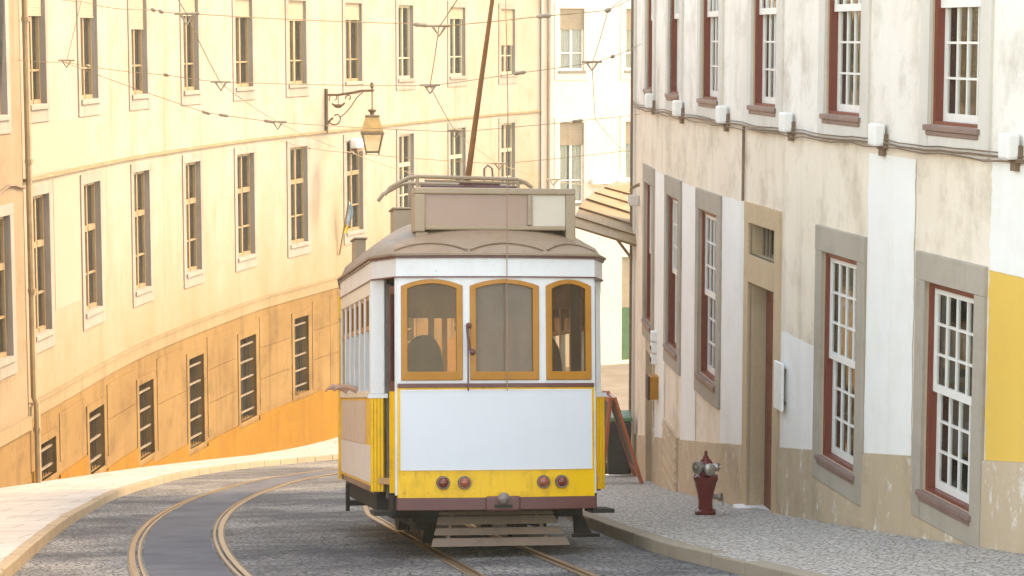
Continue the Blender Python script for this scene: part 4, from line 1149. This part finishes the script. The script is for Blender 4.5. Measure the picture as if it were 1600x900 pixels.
# ------------------------------------------------------------------ passengers
def person(label, x0, y, yaw_arm, shirt, out):
    """seated figure, one skinned body; coordinates in the tram's frame"""
    root = TM @ Vector((x0, y, 1.18))
    V = {'pel': (0, 0, .06), 'waist': (0, 0, .24), 'chest': (0, .0, .46), 'neck': (0, 0, .60), 'head0': (0, -.01, .68), 'head1': (0, .02, .80)}
    pts, rad, ed = [], [], []
    def add(p, r, par=None):
        pts.append(Vector(p)); rad.append(r)
        if par is not None: ed.append((par, len(pts) - 1))
        return len(pts) - 1
    pe = add((0, 0, .06), .15); wa = add((0, 0, .24), .13, pe); ch = add((0, .01, .44), .15, wa); ne = add((0, .01, .58), .055, ch)
    h0 = add((0, .0, .66), .085, ne); h1 = add((0, .01, .78), .088, h0); add((0, .01, .85), .05, h1)
    for s in (-1, 1):
        hp = add((s * .10, .05, .04), .095, pe); kn = add((s * .12, .42, .06), .07, hp); an = add((s * .12, .44, -.34), .045, kn); add((s * .12, .56, -.38), .035, an)
        sh = add((s * .18, 0, .50), .062, ch)
        if s == -1 and out:
            el = add((-.30, .10, .42), .045, sh); wr = add((-.47, .26, .50), .032, el)
            hd = add((-.53, .31, .50), .034, wr)
            for q in range(4): k = add((-.56 - .012 * q, .355 - .02 * q, .515 - .012 * q), .011, hd); add((-.60 - .01 * q, .36 - .03 * q, .485 - .012 * q), .0095, k)
            k = add((-.53, .345, .525), .012, hd); add((-.55, .37, .53), .010, k)
        else:
            el = add((s * .25, .06, .26), .045, sh); wr = add((s * .16, .26, .16), .032, el); hd = add((s * .13, .33, .14), .032, wr)
            for q in range(4): k = add((s * (.10 + .018 * q), .385, .135), .011, hd); add((s * (.10 + .018 * q), .415, .115), .0095, k)
            k = add((s * .085, .34, .15), .012, hd); add((s * .07, .365, .145), .010, k)
    me = bpy.data.meshes.new('person'); me.from_pydata([tuple(p) for p in pts], ed, [])
    o = bpy.data.objects.new('person', me); COL.objects.link(o)
    md = o.modifiers.new('skin', 'SKIN'); md.use_smooth_shade = True
    for v, r in zip(me.skin_vertices[0].data, rad): v.radius = (r, r)
    me.skin_vertices[0].data[0].use_root = True
    sb_ = o.modifiers.new('sub', 'SUBSURF'); sb_.levels = 1; sb_.render_levels = 1
    dg = bpy.context.evaluated_depsgraph_get(); ev = o.evaluated_get(dg); m2 = bpy.data.meshes.new_from_object(ev)
    o.modifiers.clear(); o.data = m2; m2.name = 'person'
    for m_ in ('skin', shirt, 'seat', 'hair'): m2.materials.append(M[m_])
    for p in m2.polygons:
        c = p.center
        if c.z > .60: p.material_index = 3 if (c.z > .79 or (c.y < -.01 and c.z > .66)) else 0
        elif c.z < .12 and not (abs(c.y - .34) < .12 and c.z > .08): p.material_index = 2
        elif abs(c.x) > .36 or (c.y > .20 and c.z > .1): p.material_index = 0
        else: p.material_index = 1
        p.use_smooth = True
    Mx = TM.copy(); Mx.translation = root
    o.matrix_world = Mx; o.location = root; o.rotation_euler = Mx.to_euler(); WORLD[o.name] = Mx
    tag(o, label, 'person')
    f = MB(); f.sphere((-.033, .095, .755), .012, .008, .009, 8, 5); f.sphere((.033, .095, .755), .012, .008, .009, 8, 5); f.build('eyes', M['hair'], o, local=True)
    f = MB(); f.tube([(0, .09, .755), (0, .118, .72), (0, .095, .71)], [.009, .014, .008], 6); f.sphere((-.09, .02, .74), .012, .02, .03, 8, 5); f.sphere((.09, .02, .74), .012, .02, .03, 8, 5); f.build('nose_and_ears', M['skin'], o, local=True, smooth=True)
    f = MB(); f.tube([(-.025, .088, .688), (0, .094, .685), (.025, .088, .688)], .006, 5); f.build('mouth', M['lens'], o, local=True)
person('passenger in white shirt with a bare forearm out of the farthest tram window', -.80, 3.55, 0, 'shirt', True)
person('passenger in white shirt with arm out, sitting nearest the tram door', -.80, 2.25, 0, 'shirt', True)
person('seated passenger in a rust coloured shirt in the middle of the tram', -.78, 2.90, 0, 'shirt2', False)

# ------------------------------------------------------------------ street furniture
def gpt(px, py, h=.125):                                     # where a sight line meets the pavement
    d = ray(px, py); lo, hi = 5, 120
    for _ in range(50):
        m_ = (lo + hi) / 2; p = Vector((0, 0, EYE)) + d * (m_ / d.y)
        if p.z > gz(p.x, p.y) + h: lo = m_
        else: hi = m_
    return p
hp = gpt(1102, 804)
hy = thing('fire_hydrant', hp, 'squat dark red fire hydrant with silver caps on the cobbled pavement', 'fire hydrant')
x = MB(); x.lathe([(.10, -.03), (.125, 0), (.125, .05), (.085, .07), (.082, .16), (.10, .27), (.135, .40), (.145, .42), (.145, .46), (.10, .475)], hp, n=24); x.build('barrel', M['hydrant'], hy, smooth=True)
x = MB(); x.lathe([(.085, .47), (.09, .50), (.085, .60), (.07, .64), (.035, .67), (.03, .70), (.018, .705), (.018, .75), (.01, .76)], hp, n=20); x.build('bonnet', M['hydrant'], hy, smooth=True)
for dx, dy, z, r in ((-.78, -.62, .575, .078), (.28, -.96, .56, .07), (.9, -.3, .575, .05)):
    d = Vector((dx, dy, 0)).normalized(); c = hp + d * .06 + Vector((0, 0, z))
    x = MB(); x.lathe([(r * .8, 0), (r * .8, .05), (r, .05), (r, .09), (r * .85, .1), (r * .3, .103), (r * .25, .125), (.005, .126)], c, d, 18); x.build('outlet_cap', M['cap'], hy, smooth=True)
x = MB()
for k in range(10):
    a = k * .628; x.sphere(hp + Vector((.128 * math.cos(a), .128 * math.sin(a), .468)), .012, .012, .012, 6, 4); x.sphere(hp + Vector((.108 * math.cos(a), .108 * math.sin(a), .056)), .012, .012, .012, 6, 4)
x.build('flange_bolts', M['hydrant'], hy)
x = MB(); c = hp + Vector((.10, -.02, .22)); x.lathe([(.03, 0), (.03, .06), (.05, .06), (.05, .09), (.02, .1)], c, (.9, -.4, 0), 14); x.tube([c + Vector((.10, -.03, .0)), c + Vector((.10, -.03, -.10))], .008); x.build('drain_valve', M['cap'], hy, smooth=True)

fr, fl = gpt(1004, 756), gpt(941, 756); fl = Vector((fl.x, fr.y + .15, gz(fl.x, fr.y + .15) + .125)); top = at(958, 621, fr.y + .05)
ab = thing('sandwich_board', (fl + fr) / 2, 'red wooden folding board standing open edge-on between the tram and the wall', 'sandwich board')
up = Vector((0, 0, 1)); dep = Vector((-.08, .62, 0))
def legboard(foot, head, name):
    x = MB(); d = (head - foot); n = Vector((d.z, 0, -d.x)).normalized() * .022
    for o in (Vector((0, 0, 0)), dep):
        x.hexa([foot + o - n, foot + o + n, foot + o + n + Vector((-.02, .05, 0)), foot + o - n + Vector((-.02, .05, 0)), head + o - n, head + o + n, head + o + n + Vector((-.02, .05, 0)), head + o - n + Vector((-.02, .05, 0))])
    for t in (.12, .93):
        a = foot.lerp(head, t); b = foot.lerp(head, t + .05)
        x.hexa([a - n * .8 + dep * .08, a + n * .8 + dep * .08, a + n * .8 + dep, a - n * .8 + dep, b - n * .8 + dep * .08, b + n * .8 + dep * .08, b + n * .8 + dep, b - n * .8 + dep])
    f_ = x.build('frame', M['board'], ab)
    x = MB(); a = foot.lerp(head, .17); b = foot.lerp(head, .93); m_ = n * .4
    x.hexa([a - m_ + dep * .08, a + m_ + dep * .08, a + m_ + dep, a - m_ + dep, b - m_ + dep * .08, b + m_ + dep * .08, b + m_ + dep, b - m_ + dep]); x.build('panel', M['plastic'], f_)
legboard(fl, top + Vector((-.03, 0, 0)), 'l'); legboard(fr, top + Vector((.03, 0, 0)), 'r')
bp = gpt(966, 744); bn = thing('rubbish_bin', bp, 'dark rubbish bin with a green lid behind the red sandwich board', 'bin')
x = MB(); w_ = .215; x.hexa([bp + Vector((-w_ + .03, -.2, .06)), bp + Vector((w_ - .03, -.2, .06)), bp + Vector((w_ - .03, .25, .06)), bp + Vector((-w_ + .03, .25, .06)), bp + Vector((-w_, -.25, .98)), bp + Vector((w_, -.25, .98)), bp + Vector((w_, .28, .98)), bp + Vector((-w_, .28, .98))]); x.build('body', M['plastic'], bn, bevel=.03)
x = MB(); x.hexa([bp + Vector((-w_ - .02, -.28, .99)), bp + Vector((w_ + .02, -.28, .99)), bp + Vector((w_ + .02, .3, 1.01)), bp + Vector((-w_ - .02, .3, 1.01)), bp + Vector((-w_, -.24, 1.05)), bp + Vector((w_, -.24, 1.05)), bp + Vector((w_, .3, 1.1)), bp + Vector((-w_, .3, 1.1))]); x.build('lid', M['green'], bn, bevel=.02)
for s in (-.2, .2):
    x = MB(); x.lathe([(.03, -.03), (.1, -.03), (.1, .03), (.03, .03)], bp + Vector((s, .2, .1)), (1, 0, 0), 16); x.build('wheel', M['plastic'], bn, smooth=True)

# plank canopy on the far corner of the house
aw = thing('wooden_awning', at(985, 378, 38.2), 'weathered plank awning sloping out at the far corner of the beige house', 'awning')
Ls = [((899, 352), (1002, 382)), ((899, 336), (1002, 368)), ((905, 322), (1002, 352)), ((916, 308), (1002, 335)), ((929, 298), (1002, 320)), ((944, 290), (1002, 306)), ((961, 284), (1002, 286))]
Yd = [38.0, 38.25, 38.5, 38.75, 39.0, 39.2, 39.4]
x = MB()
for i in range(6):
    (a0, a1), (b0, b1) = Ls[i], Ls[i + 1]; p0, p1 = at(*a0, Yd[i]), at(*a1, Yd[i]); q0, q1 = at(*b0, Yd[i + 1] + .05), at(*b1, Yd[i + 1] + .05)
    v = Vector((0, -.035, .02)); lo = Vector((0, -.05, -.012))
    x.hexa([p0 + lo, p1 + lo, p1 + lo - v, p0 + lo - v, q0, q1, q1 - v, q0 - v])
x.build('planks', M['canopy'], aw, bevel=.006)
x = MB(); x.tube([at(900, 353, 38.1), at(1000, 384, 38.1)], .04, 6); x.tube([at(964, 374, 38.15), at(990, 408, 38.4)], .028, 6)
for k in (.1, .5, .85): x.tube([at(899, 352, 38.1).lerp(at(1002, 382, 38.1), k), at(961, 284, 39.5).lerp(at(1002, 286, 39.5), k)], .03, 5)
x.build('brace', M['brown_wood'], aw)
br = thing('wall_bracket', at(996, 292, 37.6), 'short rusty bracket on the house corner above the plank awning', 'bracket')
x = MB(); x.tube([at(1004, 286, 37.3), at(986, 294, 37.3), at(986, 300, 37.3)], .03, 6); x.build('rod', M['zinc'], br, smooth=True)
x = MB(); p = at(989, 312, 37.4); x.box(p.x - .08, p.x + .1, p.y - .08, p.y + .08, p.z - .1, p.z + .08); x.build('box', M['grey_stone'], br, bevel=.02)

# wall lantern
s = WL.sX(508, -.4); P_ = lambda d, z, u=0: WL.P(s + u, z, d)
la = thing('street_lamp', P_(0, -.96), 'old iron street lantern hanging from a scrolled bracket on the cream wall', 'street lamp')
def circ(cd, cz, r, a0, a1, n=14, rr=None): return [P_(cd + (r if rr is None else r + (rr - r) * i / n) * math.cos(a0 + (a1 - a0) * i / n), cz + (r if rr is None else r + (rr - r) * i / n) * math.sin(a0 + (a1 - a0) * i / n)) for i in range(n + 1)]
x = MB(); x.tube([P_(.05, -1.0), P_(.05, .25)], .045, 8); x.tube([P_(.05, .08), P_(.4, .08), P_(.8, .14), P_(1.1, .2), P_(1.48, .21)], .035, 6)
x.tube([P_(1.15, .17), P_(.95, .0), P_(.78, -.25), P_(.62, -.42), P_(.45, -.55)], .016, 5)
x.tube(circ(.32, -.55, .24, -2.6, 2.2, 18, .05), .02, 5); x.tube(circ(.28, -.02, .16, 3.6, -1.5, 16, .04), .016, 5); x.tube(circ(.72, .0, .10, 3.5, -1.8, 14, .03), .018, 5)
x.tube([P_(.22, -.16), P_(.34, -.26), P_(.46, -.26), P_(.60, -.14)], .03, 5); x.tube([P_(.4, .06), P_(.4, -.22)], .014, 5); x.tube([P_(.3, -.22), P_(.5, -.22)], .045, 5); x.tube([P_(.06, -.75), P_(.16, -.62), P_(.24, -.56)], .03, 5)
x.build('bracket', M['lampiron'], la, smooth=True)
lc = 1.42
def sq(mb, levels, mi=0, cap=True):
    vs, fs = [], []; c0 = WL.P(s, 0, lc); _, t, n_ = WL.frame(s); A = math.radians(22)
    for r, z in levels:
        for k in range(4):
            a = A + math.pi / 2 * k; v = t * math.cos(a) + n_ * math.sin(a); vs.append(Vector((c0.x, c0.y, z)) + v * r)
    for i in range(len(levels) - 1):
        for k in range(4): fs.append((i * 4 + k, i * 4 + (k + 1) % 4, i * 4 + 4 + (k + 1) % 4, i * 4 + 4 + k))
    if cap: fs += [(3, 2, 1, 0), tuple(len(vs) - 4 + k for k in range(4))]
    mb.add(vs, fs, mi); return vs
ln = MB()
ln.lathe([(.02, .44), (.05, .40), (.06, .32), (.02, .26), (.018, -.28), (.05, -.30), (.14, -.33), (.07, -.40), (.06, -.46)], WL.P(s, 0, lc), (0, 0, 1), 12)
sq(ln, [(.40, -.91), (.46, -.95), (.46, -1.0), (.40, -1.01)]); sq(ln, [(.27, -.47), (.29, -.50), (.27, -.53)])
g4 = sq(MB(), [(.40, -1.01), (.25, -1.50)])
for k in range(4): ln.tube([g4[k], g4[4 + k]], .025, 5); ln.tube([g4[4 + k], g4[4 + (k + 1) % 4]], .025, 5); ln.tube([g4[4 + k], g4[4 + k] - Vector((0, 0, .07))], .02, 5)
lo_ = ln.build('lantern', M['lampiron'], la, smooth=False)
x = MB(); sq(x, [(.27, -.53), (.42, -.91)]); x.build('lantern_roof', M['lamptop'], lo_)
x = MB(); sq(x, [(.385, -1.01), (.24, -1.49)]); x.build('glass', M['lampglass'], lo_)

# box over a window, flag, by the lamp
s5 = WL.sX(549, -1.3); c = WL.P(s5, -1.30, .0)
ub = thing('utility_box', c, 'white box fixed over the window beside the street lamp', 'box')
x = MB(); WL.slab(x, s5 - .25, s5 + .25, -1.5, -1.22, .03, .3); x.build('housing', M['floodwhite'], ub, bevel=.06)
x = MB(); WL.slab(x, s5 - .1, s5 + .35, -1.6, -1.505, .04, .22); x.build('bracket', M['cable'], ub)
sf = WL.sX(528, -4); fz = at(528, 398, WL.P(sf, 0).y).z
fl_ = thing('flag', WL.P(sf, fz, 0), 'furled blue and yellow flag on a short pole leaning from the cream wall', 'flag')
a, b = WL.P(sf, fz, .05), WL.P(sf, fz + 1.55, .35)
x = MB(); x.tube([a, b], .028, 6); x.build('pole', M['zinc'], fl_)
x = MB(); rows = []
for i in range(9):
    t = .45 + .55 * i / 8; p = a.lerp(b, t); w_ = .16 * math.sin((i + 1) / 9 * 2.6)
    rows.append([p + Vector((w_ * k / 4 + .02 * math.sin(k * 2 + i), .05 * math.sin(k * 2.2 + i * .4), -.10 * k / 4)) for k in range(5)])
x.grid(rows[2:]); x.grid(rows[:3], 1); x.build('cloth', [M['flagblue'], M['flagyellow']], fl_, smooth=True)

# ------------------------------------------------------------------ overhead line
def wire(name, pts, label, r=.011, ins=(), hang=(), cat='overhead wire'):
    P3 = [at(*p) for p in pts]
    dense = []
    for p, q in zip(P3[:-1], P3[1:]):
        n = 8
        for i in range(n): t = i / n; dense.append(p.lerp(q, t) - Vector((0, 0, .05 * 4 * t * (1 - t) * min(1, (q - p).length / 10))))
    dense.append(P3[-1])
    t = thing('overhead_wire', P3[0], label, cat, 'overhead tram wires')
    x = MB(); x.tube(dense, r * .6, 5); x.build('wire', M['wire'], t)
    for px, py, Y in ins:
        c = at(px, py, Y); j = min(range(len(dense)), key=lambda k: (dense[k] - c).length); d = (dense[min(j + 1, len(dense) - 1)] - dense[max(0, j - 1)]).normalized(); c = dense[j]
        x = MB(); x.tube([c - d * .09, c - d * .05, c, c + d * .05, c + d * .09], [.012, .03, .022, .03, .012], 8); x.build('insulator', M['insul'], t, smooth=True)
    for px, py, Y in hang:
        c = at(px, py, Y); x = MB(); x.tube([c + Vector((-.14, 0, .02)), c + Vector((.14, 0, .02))], .016, 6); x.tube([c + Vector((-.08, 0, .02)), c + Vector((0, 0, -.1)), c + Vector((.08, 0, .02))], .016, 6); x.build('hanger', M['insul'], t)
wire('a', [(20, -12, 40), (130, 3, 36), (240, 15, 28), (292, 21, 25.4), (640, 37, 26.5), (686, 41, 26.5), (850, 25, 26), (950, 16, 25.8), (1042, -40, 33)], 'highest span wire crossing the street at the top of the picture', .009, [(240, 15, 28), (255, 16, 27.5), (655, 38, 26.5), (855, 24, 26), (945, 16, 25.8)], [(292, 24, 25.4), (686, 43, 26.5)])
wire('b', [(24, 93, 41), (102, 97, 38), (260, 117, 33), (345, 128, 31.3), (672, 134, 31.4), (812, 114, 31.4), (925, 98, 31.2), (1003, 68, 36.6)], 'second span wire, from the drainpipe wall across the street to the house corner', .009, [(260, 117, 33), (140, 101, 37), (655, 133, 31.4), (812, 114, 31.4), (955, 87, 33)], [(345, 130, 31.3), (672, 135, 31.4), (925, 99, 31.2)])
wire('c', [(102, 98, 38), (322, 176, 36), (434, 191, 35.5), (712, 206, 36.5), (930, 186, 36), (1000, 178, 37.2)], 'third span wire sagging over the tram, level with the lantern', .009, [(322, 176, 36), (352, 181, 35.8), (418, 190, 35.5), (915, 187, 36)], [(434, 192, 35.5), (712, 206, 36.5)])
wire('d', [(438, 220, 58), (550, 239, 40.2), (780, 256, 41), (975, 236, 41), (1002, 232, 38.2)], 'lowest span wire crossing just above the tram roof', .010, [(495, 230, 48), (540, 238, 41)], [(780, 257, 41)])
wire('e', [(262, -30, 24), (292, 22, 25.4), (345, 130, 31.3), (434, 191, 35.5), (550, 239, 40.2), (640, 270, 43), (860, 300, 50)], 'contact wire over the curving track on the left', .010)
wire('f', [(738, -40, 23.8), (686, 42, 26.5), (672, 134, 31.4), (712, 206, 36.5), (780, 256, 41), (870, 284, 44), (1000, 290, 52)], 'contact wire over the rails the tram runs on', .010, (), [(865, 282, 44)])
wire('g', [(1015, -40, 30), (950, 16, 25.8), (925, 99, 31.2), (930, 186, 36), (975, 236, 41)], 'wire descending close to the far house corner on the right', .009, (), [])
wire('h', [(132, -20, 37), (104, 96, 38)], 'short steep pull wire next to the second upper window', .009, (), [(104, 96, 38)])

# ------------------------------------------------------------------ camera, light, air
cam = bpy.data.cameras.new('camera'); co = bpy.data.objects.new('camera', cam); COL.objects.link(co)
co.location = (0, 0, EYE); co.rotation_euler = (math.pi / 2 - PITCH, 0, 0)
cam.sensor_width = 36; cam.lens = 36 * F / 1600; cam.clip_end = 600; cam.clip_start = .1
sc.camera = co
sd = Vector((.66, .10, .72)).normalized()
sun = bpy.data.lights.new('sun', 'SUN'); so = bpy.data.objects.new('sun', sun); COL.objects.link(so)
so.rotation_euler = sd.to_track_quat('Z', 'Y').to_euler(); so.location = (20, 0, 30)
sun.energy = 0.6; sun.angle = R(8); sun.color = (1, .85, .66)
w = bpy.data.worlds.new('World'); sc.world = w; w.use_nodes = True
nt = w.node_tree; bg = nt.nodes['Background']
sk = nt.nodes.new('ShaderNodeTexSky'); sk.sky_type = 'NISHITA'; sk.sun_disc = False
sk.sun_elevation = math.asin(sd.z); sk.sun_rotation = math.atan2(sd.x, sd.y)
sk.air_density = 1.0; sk.dust_density = 0.8; sk.ozone_density = 1.0
nt.links.new(sk.outputs[0], bg.inputs['Color']); bg.inputs['Strength'].default_value = .15
sc.view_settings.view_transform = 'Standard'; sc.view_settings.look = 'None'; sc.view_settings.gamma = 1
sc.view_settings.exposure = 2.85
sc.cycles.max_bounces = 8; sc.cycles.transparent_max_bounces = 12; sc.cycles.use_denoising = True
sc.view_settings.use_white_balance = True
sc.view_settings.white_balance_temperature = 10800
sc.view_settings.white_balance_tint = 10

hz = MB(); hz.box(-150, 150, -60, 215, -12.6, 9.5)
hm = bpy.data.materials.new('haze'); hm.use_nodes = True; hn = hm.node_tree; hn.nodes.clear()
ho = hn.nodes.new('ShaderNodeOutputMaterial'); hv = hn.nodes.new('ShaderNodeVolumePrincipled')
hv.inputs['Color'].default_value = (1, .90, .70, 1); hv.inputs['Density'].default_value = .0009; hv.inputs['Anisotropy'].default_value = .2
hn.links.new(hv.outputs[0], ho.inputs['Volume'])
struct(hz.build('haze', hm), 'stuff')
